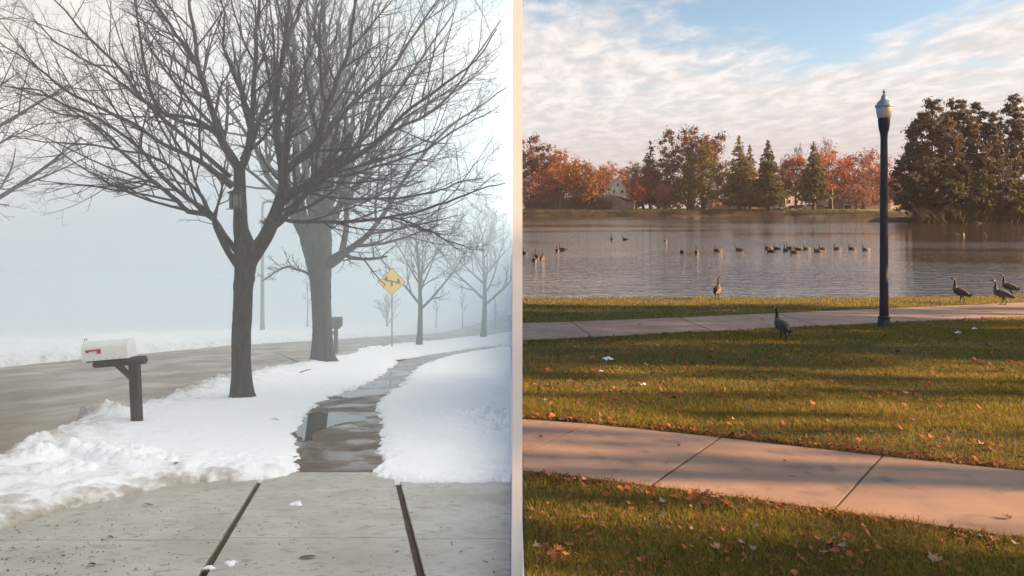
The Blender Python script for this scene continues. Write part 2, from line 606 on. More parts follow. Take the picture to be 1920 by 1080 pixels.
# ================================================================== LEFT: foggy street in snow
# ground sheet
def grid_mesh(xs, ys, zf):
    X, Y = np.meshgrid(xs, ys)
    Z = zf(X, Y)
    V = np.stack([X, Y, Z], -1).reshape(-1, 3)
    nx, ny = len(xs), len(ys)
    i = (np.arange(ny - 1)[:, None] * nx + np.arange(nx - 1)[None]).reshape(-1)
    return V, np.stack([i, i + 1, i + nx + 1, i + nx], 1)


V, Q = grid_mesh(np.linspace(-150, -0.03, 40), np.concatenate([np.linspace(-30, 100, 66), np.linspace(104, 225, 20)]), lambda X, Y: zl(Y) - 0.16)
tag(new_obj('ground', np_mesh('ground', V, Q, M['earth'], smooth=True)), kind='structure')

# road strip
near_px = [(-700, 1105), (-300, 968), (0, 866), (150, 782), (300, 752), (440, 706), (600, 676), (700, 655), (780, 644), (870, 633), (930, 626), (952, 622.5)]
far_px = [(-700, 752), (-300, 715), (0, 686), (150, 671), (300, 658), (430, 646), (600, 636.5), (700, 630.5), (780, 626), (870, 620), (930, 617.5), (950, 616.5)]
road_near = [PL(*p) for p in near_px]
road_far = [PL(*p) for p in far_px]


def resample(line, n):
    line = np.array(line, float)
    s = np.concatenate([[0], np.cumsum(np.hypot(*np.diff(line, axis=0).T))])
    t = np.linspace(0, s[-1], n)
    return np.stack([np.interp(t, s, line[:, 0]), np.interp(t, s, line[:, 1])], 1)


A = resample(road_near, 90); B = resample(road_far, 90)
A[:, 0] += 0.8
A[:, 0] = np.minimum(A[:, 0], -0.2)
nn = 14
P = A[:, None] * (1 - np.linspace(0, 1, nn))[None, :, None] + B[:, None] * np.linspace(0, 1, nn)[None, :, None]
zz = zl(P[..., 1]) - 0.06 + 0.07 * np.sin(np.linspace(0, np.pi, nn))[None]
V = np.concatenate([P, zz[..., None]], -1).reshape(-1, 3)
i = (np.arange(89)[:, None] * nn + np.arange(nn - 1)[None]).reshape(-1)
tag(new_obj('road', np_mesh('road', V, np.stack([i, i + 1, i + nn + 1, i + nn], 1), M['road'], smooth=True)), kind='structure')


def slab_mesh(c, zf, gap=0.012, thick=0.12, bev=0.008, lift=0.0):
    """c: four (x,y) corners; a bevelled slab lying on the slope, vertices in world space"""
    c = np.array(c, float)
    if np.cross(c[1] - c[0], c[2] - c[1]) < 0:
        c = c[::-1]

    def inset(d):
        out = []
        for k in range(4):
            p, a, q = c[k], c[k - 1], c[(k + 1) % 4]
            e1 = (p - a) / np.linalg.norm(p - a); e2 = (q - p) / np.linalg.norm(q - p)
            n1 = np.array([-e1[1], e1[0]]); n2 = np.array([-e2[1], e2[0]])
            bis = n1 + n2
            out.append(p + bis * d / max(0.35, 1 + n1 @ n2))
        return np.array(out)
    r = []
    for d, z in ((gap / 2, -thick), (gap / 2, -bev), (gap / 2 + bev, 0)):
        q = inset(d)
        r.append(np.concatenate([q, (zf(q[:, 1]) + z + lift)[:, None]], 1))
    V = np.concatenate(r)
    Fs = [(8, 9, 10, 11)]
    for k in range(2):
        for i in range(4):
            j = (i + 1) % 4
            Fs.append((4 * k + i, 4 * k + j, 4 * k + 4 + j, 4 * k + 4 + i))
    return V, Fs


def add_slab(parent, c, zf, material, name='concrete_slab', **kw):
    V, Fs = slab_mesh(c, zf, **kw)
    return MB().add(V, Fs).obj(name, material, parent)


# driveway: two long filled joints with score lines across
def jx(k, y):      # x of long joint k at depth y (0 = photo's first joint, 1 = second, further ones parallel)
    x0 = {-3: -5.94, -2: -4.55, -1: -3.18, 0: -1.94, 1: -0.567}.get(k)
    return x0 - 0.207 * (y - 4.667)


drive = empty('driveway', (0, 0, 0)); tag(drive, kind='structure')
V = [(-14, -6, 0), (-0.005, -6, 0), (-0.005, 7.9, 0), (-14, 7.9, 0)]
V = [(x, y, float(zl(y)) - 0.03) for x, y, _ in V]
MB().add(V, [(0, 1, 2, 3)]).obj('joint_filler', M['joint'], drive)
rows_mid = [-5.0, -3.4, -1.8, -0.2, 1.4, 2.95, 4.2, 5.49, 6.31, 7.86]
rows_l = [-5.0, -2.4, 0.2, 2.8, 5.43, 7.86]
rows_r = [-5.0, -2.4, 0.2, 2.8, 5.46, 7.86]
jw = 0.02
for a, bb in zip(rows_mid[:-1], rows_mid[1:]):
    add_slab(drive, [(jx(0, a) + jw, a), (jx(1, a) - jw, a), (jx(1, bb) - jw, bb), (jx(0, bb) + jw, bb)], zl, M['slab'], gap=0.013, bev=0.006)
for a, bb in zip(rows_l[:-1], rows_l[1:]):
    sk = lambda x, y: y + (x + 2.0) * -0.03
    for k0, k1 in ((-3, 0),):
        x0a, x1a = jx(k0, a), jx(k1, a); x0b, x1b = jx(k0, bb), jx(k1, bb)
        wl0 = jw if k1 == 0 else 0.004
        add_slab(drive, [(x0a, a), (x1a - wl0, a), (x1b - wl0, bb), (x0b, bb)], zl, M['slab'], gap=0.013, bev=0.006)
    add_slab(drive, [(-14, a), (jx(-3, a), a), (jx(-3, bb), bb), (-14, bb)], zl, M['slab'], gap=0.008)
for a, bb in zip(rows_r[:-1], rows_r[1:]):
    add_slab(drive, [(jx(1, a) + jw, a), (0.0005, a), (0.0005, bb), (jx(1, bb) + jw, bb)], zl, M['slab'], gap=0.013, bev=0.006)

# pavement that runs on beside the street
L_px = [(557, 886), (556, 840), (556, 800), (590, 760), (640, 738), (700, 712), (745, 682), (775, 669), (845, 660), (900, 651), (958, 644)]
R_px = [(715, 886), (708, 850), (704, 800), (705, 765), (735, 735), (768, 705), (800, 684), (845, 669), (890, 660), (930, 653), (958, 649)]
Lw = np.array([PL(*p) for p in L_px]); Rw = np.array([PL(*p) for p in R_px])
walk = empty('sidewalk'); tag(walk, kind='structure')


def walk_edges(y):
    l = np.interp(y, Lw[:, 1], Lw[:, 0]); r = np.interp(y, Rw[:, 1], Rw[:, 0])
    c = (l + r) / 2
    return c - 0.78, min(c + 0.78, -0.08)


ys = [7.87, 9.25, 10.62, 12.2, 14.0, 16.0, 18.3, 21, 24, 27.5, 31, 35, 38.5]
for k, (a, bb) in enumerate(zip(ys[:-1], ys[1:])):
    la, ra = walk_edges(a); lb, rb = walk_edges(bb)
    add_slab(walk, [(la, a), (ra, a), (rb, bb), (lb, bb)], zl, M['slab_wet'] if bb <= 16.1 else M['slab_damp'], gap=0.02, bev=0.006)
# bend to the right
add_slab(walk, [(walk_edges(38.5)[0], 38.5), (walk_edges(38.5)[1], 38.5), (-1.6, 41.6), (-3.0, 43.6)], zl, M['slab_damp'], gap=0.02)
add_slab(walk, [(-3.0, 43.6), (-1.6, 41.6), (-0.1, 44.2), (-0.1, 46.6)], zl, M['slab_damp'], gap=0.02)

# puddles on it
def blob_sheet(name, px, z_off, material, conv=PL, zf=zl):
    pts = np.array([conv(*p) for p in px])
    loop = np.concatenate([pts, pts[:1]])
    fine = smooth_line(loop, 90)[:-1]
    a = np.linspace(0, 6.28, len(fine), endpoint=False)
    j = np.stack([fbm(np.cos(a) * 9 + q * 5 + 20, np.sin(a) * 9 + 20, 4) - 0.5 for q in range(2)], 1)
    fine = fine + j * np.array([0.16, 0.45])
    V = [(x, y, float(zf(y)) + z_off) for x, y in fine]
    return MB().add(V, [tuple(range(len(V)))]).obj(name, material)


def smooth_line(pts, n):
    """Catmull-Rom through rows of pts"""
    pts = np.array(pts, float)
    k = len(pts)
    if k == 2:
        return pts[0] + (pts[1] - pts[0]) * np.linspace(0, 1, n)[:, None]
    e = np.concatenate([[2 * pts[0] - pts[1]], pts, [2 * pts[-1] - pts[-2]]])
    t = np.linspace(0, k - 1 - 1e-6, n); i = t.astype(int); f = (t - i)[:, None]
    p0, p1, p2, p3 = e[i], e[i + 1], e[i + 2], e[i + 3]
    return 0.5 * ((2 * p1) + (-p0 + p2) * f + (2 * p0 - 5 * p1 + 4 * p2 - p3) * f ** 2 + (-p0 + 3 * p1 - 3 * p2 + p3) * f ** 3)


puddles = [
    [(556, 808), (554, 792), (566, 779), (590, 774), (622, 774), (650, 779), (676, 781), (690, 786), (672, 791), (640, 793), (612, 803), (590, 815), (584, 824), (566, 826)],
    [(630, 742), (650, 735), (690, 731), (724, 733), (718, 740), (690, 742), (655, 747)],
    [(665, 726), (690, 717), (726, 713), (752, 716), (734, 724), (700, 728)],
    [(705, 706), (726, 699), (758, 697), (772, 700), (750, 706)]]
for px_ in puddles:
    blob_sheet('puddle', px_, 0.005, M['puddle'])['kind'] = 'structure'

# snow sheets
def snow_grid(a0, a1, na, z0, z1, nz, power=1.0):
    aa = np.linspace(a0, a1, na)
    ii = np.linspace(1 / z0, 1 / z1, nz) if power == 1 else (np.linspace((1 / z0) ** power, (1 / z1) ** power, nz)) ** (1 / power)
    Zs = 1 / ii
    X = aa[None, :] * Zs[:, None]; Y = np.repeat(Zs[:, None], na, 1)
    i = (np.arange(nz - 1)[:, None] * na + np.arange(na - 1)[None])
    Q = np.stack([i, i + 1, i + na + 1, i + na], -1)
    return X, Y, Q


def snow_obj(X, Y, Q, d, hgt, dirt, label):
    """d: signed distance inside; keep faces that touch the inside"""
    na = X.shape[1]
    edge = np.clip(d / (0.30 + 0.25 * fbm(X * 2, Y * 2, 2)), 0, 1)
    prof = np.sqrt(np.clip(1 - (1 - edge) ** 2, 0, 1))
    z = zl(Y) - 0.05 + (0.05 + hgt) * prof
    z = np.where(d < 0, zl(Y) - 0.09, z)
    keep = (d > -0.02)
    fk = (keep[:-1, :-1] | keep[1:, :-1] | keep[:-1, 1:] | keep[1:, 1:])
    Qk = Q[fk]
    used = np.zeros(X.size, bool); used[Qk.ravel()] = True
    remap = np.cumsum(used) - 1
    V = np.stack([X, Y, z], -1).reshape(-1, 3)[used]
    me = np_mesh('snow', V, remap[Qk], M['snow'], smooth=True, attrs={'dirt': dirt.reshape(-1)[used]})
    o = new_obj('snow', me)
    return tag(o, label, 'snow', None, 'stuff')


# verge between road and pavement
S1_px = [(-700, 1118), (-300, 980), (-60, 885), (0, 872), (40, 842), (90, 822), (150, 800), (158, 784), (215, 778), (300, 757), (380, 722), (440, 708), (520, 692), (600, 678), (650, 668), (700, 656), (740, 648), (780, 645), (870, 634), (930, 627.5), (959.4, 623),
         (959.4, 645), (905, 651), (870, 655), (845, 660), (800, 664), (765, 667), (735, 671), (744, 680), (725, 696), (700, 712), (655, 733), (625, 742), (594, 756), (572, 778), (557, 800), (552, 835), (557, 868), (553, 884), (535, 893), (500, 898), (430, 902), (335, 905), (260, 921), (215, 936), (150, 948), (90, 962), (30, 985), (-40, 1003), (-300, 1060), (-700, 1190)]
S1 = [PL(*p) for p in S1_px]
X, Y, Q = snow_grid(-0.95, -0.0004, 640, 4.0, 105, 560)
wob = (fbm(X * 2.4, Y * 2.4, 4) - 0.5) * 0.42 + (fbm(X * 11, Y * 11, 3) - 0.5) * 0.30
d = sdf(X, Y, S1) + wob * np.clip(Y / 18, 0.45, 1.4) + 0.03
dr = linedist(X, Y, road_near)
dd = linedist(X, Y, [PL(*p) for p in [(-700, 1190), (-300, 1060), (30, 985), (150, 948), (215, 936), (335, 905), (420, 902)]])
berm = np.exp(-(dr / 0.75) ** 2)
apron = np.exp(-(dd / 0.75) ** 2)
lump = billow(X * 1.7, Y * 1.7, 5, 0.55)
lump2 = billow(X * 4.5 + 40, Y * 4.5, 4, 0.55)
hgt = 0.055 + 0.05 * fbm(X * 0.8, Y * 0.8, 3) + 0.05 * (fbm(X * 3.0, Y * 3.0, 3) - 0.5) + 0.014 * lump2 * fbm(X * 0.9 + 7, Y * 0.9, 2) * 2 + berm * (0.03 + 0.24 * lump * lump + 0.08 * lump2) + apron * (0.08 * lump + 0.06 * lump2 - 0.02)
# loose ploughed chunks along the kerb
for cx, cy, cr, ch in ([(PL(x, y) + (r, h_)) for x, y, r, h_ in [(190, 790, 0.30, 0.20), (165, 785, 0.22, 0.14), (225, 786, 0.26, 0.16), (120, 815, 0.2, 0.12), (75, 845, 0.22, 0.12), (60, 880, 0.25, 0.13), (100, 870, 0.25, 0.13),
                       (180, 862, 0.35, 0.16), (235, 870, 0.4, 0.15), (270, 882, 0.35, 0.13), (120, 900, 0.3, 0.12), (350, 728, 0.3, 0.14), (400, 716, 0.3, 0.15), (320, 750, 0.26, 0.12), (660, 663, 0.9, 0.3), (685, 660, 0.8, 0.35), (700, 657, 0.7, 0.3), (720, 662, 0.8, 0.25)]]):
    q = np.clip(1 - ((X - cx) ** 2 + (Y - cy) ** 2) / cr ** 2, 0, 1)
    hgt = hgt + 0.75 * ch * np.sqrt(q) * (0.3 + 1.1 * lump2)
for tx, ty in (PL(455, 748), PL(605, 681)):
    hgt = hgt - 0.06 * np.exp(-((X - tx) ** 2 + (Y - ty) ** 2) / 0.5 ** 2)
hgt = hgt + np.clip((Y - 40) / 40, 0, 1) * 0.05
dirt = np.clip(1.35 * np.exp(-dr / 0.85) * (0.35 + lump) + 1.15 * np.exp(-dd / 0.45) * (0.35 + lump2), 0, 1.3) * np.clip(26 / Y, 0.25, 1)
snow_obj(X, Y, Q, d, hgt, dirt, 'snow on the verge between road and sidewalk, ploughed into dirty lumps')

# lawn on the far side of the pavement
S2_px = [(959.6, 909), (850, 905), (775, 907), (735, 904), (702, 889), (712, 862), (706, 835), (716, 800), (704, 765), (712, 750), (738, 733), (772, 702), (803, 681), (842, 669), (890, 660), (930, 653), (959.6, 649)]
S2 = [PL(*p) for p in S2_px]
S2 = [(min(x, -0.002), y) for x, y in S2]
X, Y, Q = snow_grid(-0.30, -0.00145, 330, 7.0, 50, 420)
wob = (fbm(X * 2.6 + 9, Y * 2.6, 4) - 0.5) * 0.36 + (fbm(X * 11, Y * 11, 3) - 0.5) * 0.30
d = sdf(X, Y, [(x if x < -0.02 else 3.0, y) for x, y in S2]) + wob * np.clip(Y / 18, 0.45, 1.2)
lump2 = billow(X * 4 + 40, Y * 4, 4, 0.55)
far_edge = np.exp(-np.abs(d) / 0.5)
hgt = 0.065 + 0.06 * fbm(X * 0.9, Y * 0.9, 3) + 0.05 * (fbm(X * 2.6, Y * 2.6, 3) - 0.5) + 0.02 * lump2 * fbm(X * 0.9 + 7, Y * 0.9, 2) * 2
q = np.clip(1 - (((X - PL(900, 800)[0]) / 1.1) ** 2 + ((Y - PL(900, 800)[1]) / 1.6) ** 2), 0, 1)
hgt = hgt + 0.12 * q * (0.5 + lump2)
snow_obj(X, Y, Q, d, hgt, 0.28 * np.exp(-d / 0.12), 'smooth white snow on the lawn beside the sidewalk')

# bank and field across the road
X, Y, Q = snow_grid(-1.5, -0.0005, 420, 14, 220, 330)
S3 = [(x - 0.1, y) for x, y in road_far] + [(-0.02, 134), (-0.02, 224), (-400, 224), (-400, 8)]
S3 = np.array(S3)
d = sdf(X, Y, S3) + (fbm(X * 1.2, Y * 1.2, 4) - 0.5) * 0.9
dr = linedist(X, Y, road_far)
lump = billow(X * 0.9, Y * 0.9, 5, 0.55)
hgt = 0.30 + 0.45 * sstep(dr, 0.2, 2.2) + 0.18 * np.exp(-((dr - 1.6) / 1.2) ** 2) * (0.4 + 1.4 * lump) + 0.25 * (fbm(X * 0.12, Y * 0.12, 3) - 0.5) + 0.06 * (fbm(X * 1.5, Y * 1.5, 3) - 0.5)
na = X.shape[1]
prof = np.sqrt(np.clip(1 - (1 - np.clip(d / 0.7, 0, 1)) ** 2, 0, 1))
keepd = d
hh = hgt * prof
snow_obj(X, Y, Q, np.where(d > 0, 0.2 + d, d), hh, 0.5 * np.exp(-dr / 0.9), 'snow bank and snowy field on the far side of the road')


# ------------------------------------------------------------------ bare trees
def unit(v_):
    return v_ / (np.linalg.norm(v_, axis=-1, keepdims=True) + 1e-9)


def spawn(P, R, m, len_lo, len_hi, angle, up, k2, tmin=0.2, tmax=1.0, rfac=0.55, rmin=0.004, wig=0.06, tip=0.35, out=None):
    """m children on every parent polyline"""
    n, k, _ = P.shape
    t = tmin + (tmax - tmin) * (np.arange(m)[None] + rng.random((n, m))) / m
    f = t * (k - 1); i0 = np.clip(f.astype(int), 0, k - 2); fr = (f - i0)[..., None]
    idx = np.arange(n)[:, None]
    S = P[idx, i0] * (1 - fr) + P[idx, i0 + 1] * fr
    r0 = R[idx, i0] * (1 - fr[..., 0]) + R[idx, i0 + 1] * fr[..., 0]
    T = unit(P[idx, i0 + 1] - P[idx, i0])
    rnd = rng.normal(size=T.shape)
    perp = unit(rnd - (rnd * T).sum(-1, keepdims=True) * T)
    an = np.radians(angle * (0.75 + 0.5 * rng.random((n, m, 1))))
    D = T * np.cos(an) + perp * np.sin(an)
    Lp = np.linalg.norm(P[:, -1] - P[:, 0], axis=1)[:, None]
    L = (len_lo + (len_hi - len_lo) * rng.random((n, m))) * Lp * (1.15 - 0.55 * t)
    return curve(S.reshape(-1, 3), D.reshape(-1, 3), L.reshape(-1), np.maximum(r0.reshape(-1) * rfac, rmin), up, k2, wig, tip, rmin)


def curve(S, D, L, r, up, k2, wig, tip, rmin):
    n = len(S)
    P = np.empty((n, k2, 3)); P[:, 0] = S
    d = unit(D.copy())
    st = (L / (k2 - 1))[:, None]
    for k in range(1, k2):
        d = unit(d + np.array([0, 0, up]) / (k2 - 1) + rng.normal(size=d.shape) * wig)
        P[:, k] = P[:, k - 1] + d * st
    Rr = r[:, None] * (1 - (1 - tip) * np.linspace(0, 1, k2)[None])
    return P, np.maximum(Rr, rmin * 0.8)


def smooth_line(pts, n):
    """Catmull-Rom through rows of pts"""
    pts = np.array(pts, float)
    k = len(pts)
    if k == 2:
        return pts[0] + (pts[1] - pts[0]) * np.linspace(0, 1, n)[:, None]
    e = np.concatenate([[2 * pts[0] - pts[1]], pts, [2 * pts[-1] - pts[-2]]])
    t = np.linspace(0, k - 1 - 1e-6, n); i = t.astype(int); f = (t - i)[:, None]
    p0, p1, p2, p3 = e[i], e[i + 1], e[i + 2], e[i + 3]
    return 0.5 * ((2 * p1) + (-p0 + p2) * f + (2 * p0 - 5 * p1 + 4 * p2 - p3) * f ** 2 + (-p0 + 3 * p1 - 3 * p2 + p3) * f ** 3)


def limit_x(P, xmax):
    if xmax is not None:
        P[..., 0] = np.minimum(P[..., 0], xmax + 0.02 * np.sin(P[..., 2] * 9))
    return P


def traced_tree(root, Z, trunk, limbs, bark, lv=(7, 6, 5), twig_r=0.0023, base_drop=0.25, xmax=-0.07, knots=(), upw=0.35, l1=(0.28, 0.5)):
    """limbs followed from the photograph: rows of (px, py, width px, depth offset m)"""
    px = Z / F
    B = np.array(root.location)

    def conv(rows, n):
        r = np.array([(*AT(x, y, Z + dz_), w * (Z + dz_) / F / 2) for x, y, w, dz_ in rows])
        s = smooth_line(r, n)
        return s[:, :3] - B, s[:, 3]
    NR, NS = 110, 40
    P, R = conv(trunk, NR)
    P[0, 2] -= base_drop
    a = np.linspace(0, 1, NR)
    Vt, Qt = tube(P[None], R[None], NS)
    rel = Vt.reshape(NR, NS, 3) - P[:, None]
    th = np.arange(NS) / NS * 2 * np.pi
    rip = 1 + 0.035 * np.sin(5 * th[None] + 3 * a[:, None]) + 0.05 * (fbm(np.repeat(np.cos(th)[None] * 1.5 + 8, NR, 0), a[:, None] * 9 + np.sin(th)[None] * 1.5, 3) - 0.5)
    ridge = billow(th[None] * 4.2 + 0.8 * np.sin(a[:, None] * 31), a[:, None] * 22 + 0 * th[None], 3, 0.6)
    rip = rip - 0.085 * (1 - ridge) ** 2 + 0.03
    flare = 1 + 0.55 * np.exp(-a * 24)[:, None] * (0.7 + 0.4 * np.sin(3 * th + 1)[None])
    kn = np.zeros((NR, NS))
    for tt, ang, amp, sz in knots:
        dth = np.abs((th - ang + np.pi) % (2 * np.pi) - np.pi)
        kn += amp * np.exp(-((a[:, None] - tt) / sz) ** 2 - (dth[None] / 0.75) ** 2)
    Vt = (P[:, None] + rel * (rip * flare + kn)[..., None]).reshape(-1, 3)
    new_obj('trunk', np_mesh('trunk', Vt, Qt, bark, smooth=True), root)
    k = 26
    LP, LR = [], []
    for rows in limbs:
        p, r = conv(rows, k)
        j = np.linspace(0, 1, k)[:, None]
        p = p + (np.stack([fbm(j[:, 0] * 6 + 3 * len(LP), j[:, 0] * 0 + q * 7.7, 3) for q in range(3)], 1) - 0.5) * 0.28 * j * (Z / 15)
        p = limit_x(p + B, xmax) - B
        LP.append(p); LR.append(np.maximum(r * np.linspace(1.0, 0.78, k), 0.005 * Z / 15))
        V_, Q_ = tube(p[None], LR[-1][None], 9)
        new_obj('limb', np_mesh('limb', V_, Q_, bark, smooth=True), root)
    LP = np.array(LP); LR = np.array(LR)
    Vs, Qs, off = [], [], 0

    def put(Pc, Rc, n):
        nonlocal off
        ok_ = (Pc[..., 0] + B[0]).max(1) < xmax
        Pc, Rc = Pc[ok_], Rc[ok_]
        v_, q_ = tube(Pc, Rc, n)
        Vs.append(v_); Qs.append(q_ + off); off += len(v_)
        return Pc, Rc
    s = Z / 15
    P1, R1 = spawn(LP, LR, lv[0], l1[0], l1[1], 38, upw, 9, 0.18, 1.0, 0.55, twig_r * 1.6 * s)
    P1, R1 = put(P1, R1, 5)
    P2, R2 = spawn(P1, R1, lv[1], 0.30, 0.6, 42, 0.30, 6, 0.15, 1.0, 0.6, twig_r * 1.15 * s, 0.09)
    P2, R2 = put(P2, R2, 4)
    P3, R3 = spawn(P2, R2, lv[2], 0.25, 0.55, 48, 0.25, 4, 0.2, 1.0, 0.7, twig_r * s, 0.12)
    P3, R3 = put(P3, R3, 3)
    P6, R6 = spawn(P3, R3, 2, 0.3, 0.6, 50, 0.2, 3, 0.15, 1.0, 0.8, twig_r * 0.85 * s, 0.15)
    put(P6, R6, 3)
    P4, R4 = spawn(LP, LR, lv[0] + 3, 0.06, 0.16, 60, 0.3, 5, 0.2, 1.0, 0.2, twig_r * 1.1 * s, 0.15)
    P4, R4 = put(P4, R4, 3)
    P5, R5 = spawn(P4, R4, 3, 0.3, 0.6, 45, 0.2, 3, 0.3, 1.0, 0.7, twig_r * s, 0.15)
    put(P5, R5, 3)
    tw = new_obj('twigs', np_mesh('twigs', np.concatenate(Vs), np.concatenate(Qs), M['twig'], smooth=True), root)
    tag(tw, kind='stuff')


def left_root(name, px, py, label, cat='tree', group=None, Z=None):
    x, y = PL(px, py)
    return empty(name, (x, y, float(zl(y))), 0, label, cat, group), y


# --- near tree
root, Zn = left_root('bare_tree', 455, 748, 'dark bare tree with knobbly trunk nearest the mailbox, bird feeder on its trunk', group='bare trees along the street')
trunk = [(455, 752, 40, 0), (453, 700, 35, 0), (452, 640, 34, 0), (454, 590, 35, 0), (456, 540, 34, 0), (459, 505, 38, 0), (461, 478, 44, 0), (456, 450, 34, 0), (451, 425, 27, 0), (450, 380, 23, 0), (449, 335, 21, 0), (449, 305, 20, 0)]
knots = [(0.372, 3.1, 0.55, 0.028), (0.372, 0.6, 0.40, 0.03), (0.415, 0.1, 0.55, 0.03), (0.80, 0.0, 0.3, 0.03), (0.395, 4.2, 0.2, 0.03), (0.62, 3.2, 0.2, 0.03)]
limbs = [
    # leader forks
    [(449, 320, 18, 0), (438, 300, 18, 0.05), (415, 258, 15, 0.2), (400, 210, 13, 0.4), (381, 165, 11, 0.7), (366, 110, 9, 1.0), (360, 50, 8, 1.3), (352, -20, 6, 1.5), (345, -120, 3, 1.8)],
    [(449, 320, 16, 0), (460, 295, 15, -0.1), (470, 250, 13, -0.4), (476, 180, 11, -0.7), (474, 90, 9, -1.0), (480, 0, 7, -1.2), (486, -110, 3, -1.5)],
    [(455, 300, 12, 0), (478, 246, 12, 0.3), (508, 168, 11, 0.6), (540, 82, 9, 0.9), (562, 0, 7, 1.1), (580, -90, 3, 1.3)],
    [(415, 255, 10, 0.2), (362, 222, 8, 0.2), (300, 208, 7, 0), (272, 135, 6, -0.2), (256, 55, 5, -0.4), (250, -20, 4, -0.5), (248, -80, 2, -0.6)],
    [(400, 215, 9, 0.4), (372, 130, 8, 0.3), (330, 60, 7, 0.1), (290, 0, 6, 0), (240, -70, 3, 0)],
    [(436, 350, 13, 0), (400, 320, 11, -0.2), (362, 294, 10, -0.5), (306, 268, 8, -0.9), (250, 232, 7, -1.2), (175, 194, 6, -1.5), (110, 158, 5, -1.7), (50, 112, 4, -1.9), (2, 72, 2.5, -2.0)],
    [(420, 270, 9, 0.2), (390, 240, 8, 0.6), (330, 225, 7, 1.0), (260, 180, 6, 1.4), (190, 130, 5, 1.8), (120, 90, 4, 2.1), (60, 40, 2.5, 2.3)],
    [(430, 330, 9, 0), (352, 262, 8, 0.5), (282, 200, 7, 0.9), (215, 120, 6, 1.3), (150, 55, 5, 1.6), (95, 0, 3, 1.8), (50, -40, 2, 2.0)],
    # left low limbs
    [(447, 500, 14, 0), (425, 468, 12, -0.15), (404, 425, 11, -0.3), (394, 402, 10, -0.4), (350, 372, 9, -0.7), (300, 320, 8, -1.0), (260, 272, 7, -1.2), (200, 230, 6, -1.5), (130, 200, 5, -1.8), (60, 170, 4, -2.0), (0, 152, 2.5, -2.2)],
    [(446, 474, 12, 0), (420, 440, 11, 0.2), (395, 405, 11, 0.35), (352, 396, 10, 0.5), (320, 365, 9, 0.7), (280, 330, 8, 0.9), (228, 278, 6, 1.2), (165, 226, 5, 1.6), (105, 210, 4, 1.9), (30, 175, 2.5, 2.1)],
    [(392, 400, 8, 0.4), (375, 362, 7, 0.6), (330, 320, 6, 1.0), (280, 292, 5, 1.4), (215, 282, 4.5, 1.8), (140, 268, 4, 2.1), (70, 262, 3, 2.4), (10, 252, 2, 2.5)],
    [(225, 276, 5, 1.2), (205, 255, 5, 1.1), (150, 215, 4, 0.9), (85, 180, 3.5, 0.7), (20, 165, 2.5, 0.6)],
    [(285, 330, 5, 0.9), (262, 350, 4.5, 0.7), (235, 352, 4, 0.5), (205, 345, 3.5, 0.2), (188, 330, 2.5, 0)],
    # right fork
    [(466, 492, 30, 0), (482, 468, 30, -0.1), (500, 440, 28, -0.25), (516, 402, 26, -0.4), (525, 365, 22, -0.5), (529, 325, 20, -0.6), (522, 280, 16, -0.6), (512, 232, 13, -0.7), (516, 170, 11, -0.8), (528, 100, 9, -1.0), (538, 20, 7, -1.1), (545, -90, 3, -1.3)],
    [(478, 462, 14, 0.2), (500, 430, 14, 0.25), (508, 410, 13, 0.2)],
    [(527, 335, 15, -0.6), (548, 308, 15, -0.9), (592, 268, 13, -1.2), (612, 210, 12, -1.4), (628, 155, 10, -1.6), (645, 108, 9, -1.7), (664, 42, 7, -1.9), (680, -30, 4, -2.0), (690, -100, 2.5, -2.1)],
    [(548, 310, 11, -0.7), (585, 284, 10, -0.4), (625, 240, 9, 0), (665, 192, 8, 0.3), (738, 122, 7, 0.7), (798, 44, 5, 1.0), (836, -20, 3, 1.2)],
    [(526, 362, 13, -0.5), (555, 356, 12, -0.8), (588, 348, 11, -1.0), (632, 318, 10, -1.3), (696, 274, 8, -1.7), (760, 204, 7, -2.0), (828, 160, 6, -2.3), (892, 112, 4, -2.5), (930, 62, 2.5, -2.6)],
    [(590, 347, 9, -0.6), (655, 300, 8, -0.2), (730, 250, 7, 0.2), (800, 215, 6, 0.6), (880, 140, 4.5, 1.0), (936, 40, 2.5, 1.2)],
    [(526, 384, 11, -0.3), (548, 366, 10, 0.1), (600, 336, 9, 0.6), (650, 290, 8, 1.0), (700, 240, 7, 1.4), (740, 180, 6, 1.7), (790, 110, 4.5, 2.0), (850, 20, 3, 2.2)],
    [(520, 404, 9, -0.4), (545, 414, 8, -0.7), (590, 415, 7.5, -1.0), (645, 418, 7, -1.3), (712, 408, 6, -1.6), (790, 401, 5.5, -1.9), (850, 374, 4.5, -2.1), (905, 355, 3.5, -2.3), (945, 343, 2.2, -2.4)],
    [(712, 408, 4.5, -1.6), (760, 414, 4, -1.5), (800, 432, 3.5, -1.4), (845, 452, 3, -1.2), (892, 466, 2, -1.1)],
    [(560, 355, 6, -0.8), (610, 368, 5.5, -0.5), (680, 372, 5, -0.1), (760, 366, 4.5, 0.3), (840, 350, 4, 0.7), (905, 330, 2.5, 0.9)],
    [(600, 330, 7, -1.0), (660, 326, 6, -0.7), (740, 300, 5, -0.3), (830, 262, 4, 0.1), (920, 210, 2.5, 0.4)],
    [(522, 395, 8, -0.4), (545, 388, 7, -0.9), (585, 360, 6, -1.4), (625, 330, 5, -1.8), (690, 310, 4, -2.1), (760, 290, 3, -2.3)],
    [(470, 250, 7, -0.4), (450, 170, 6, -0.9), (425, 80, 5, -1.4), (410, -10, 4, -1.8)],
    [(615, 205, 7, -1.4), (600, 140, 6, -1.0), (596, 60, 5, -0.6), (604, -20, 3, -0.2)],
]
traced_tree(root, Zn, trunk, limbs, M['bark'], lv=(12, 7, 4), knots=knots)

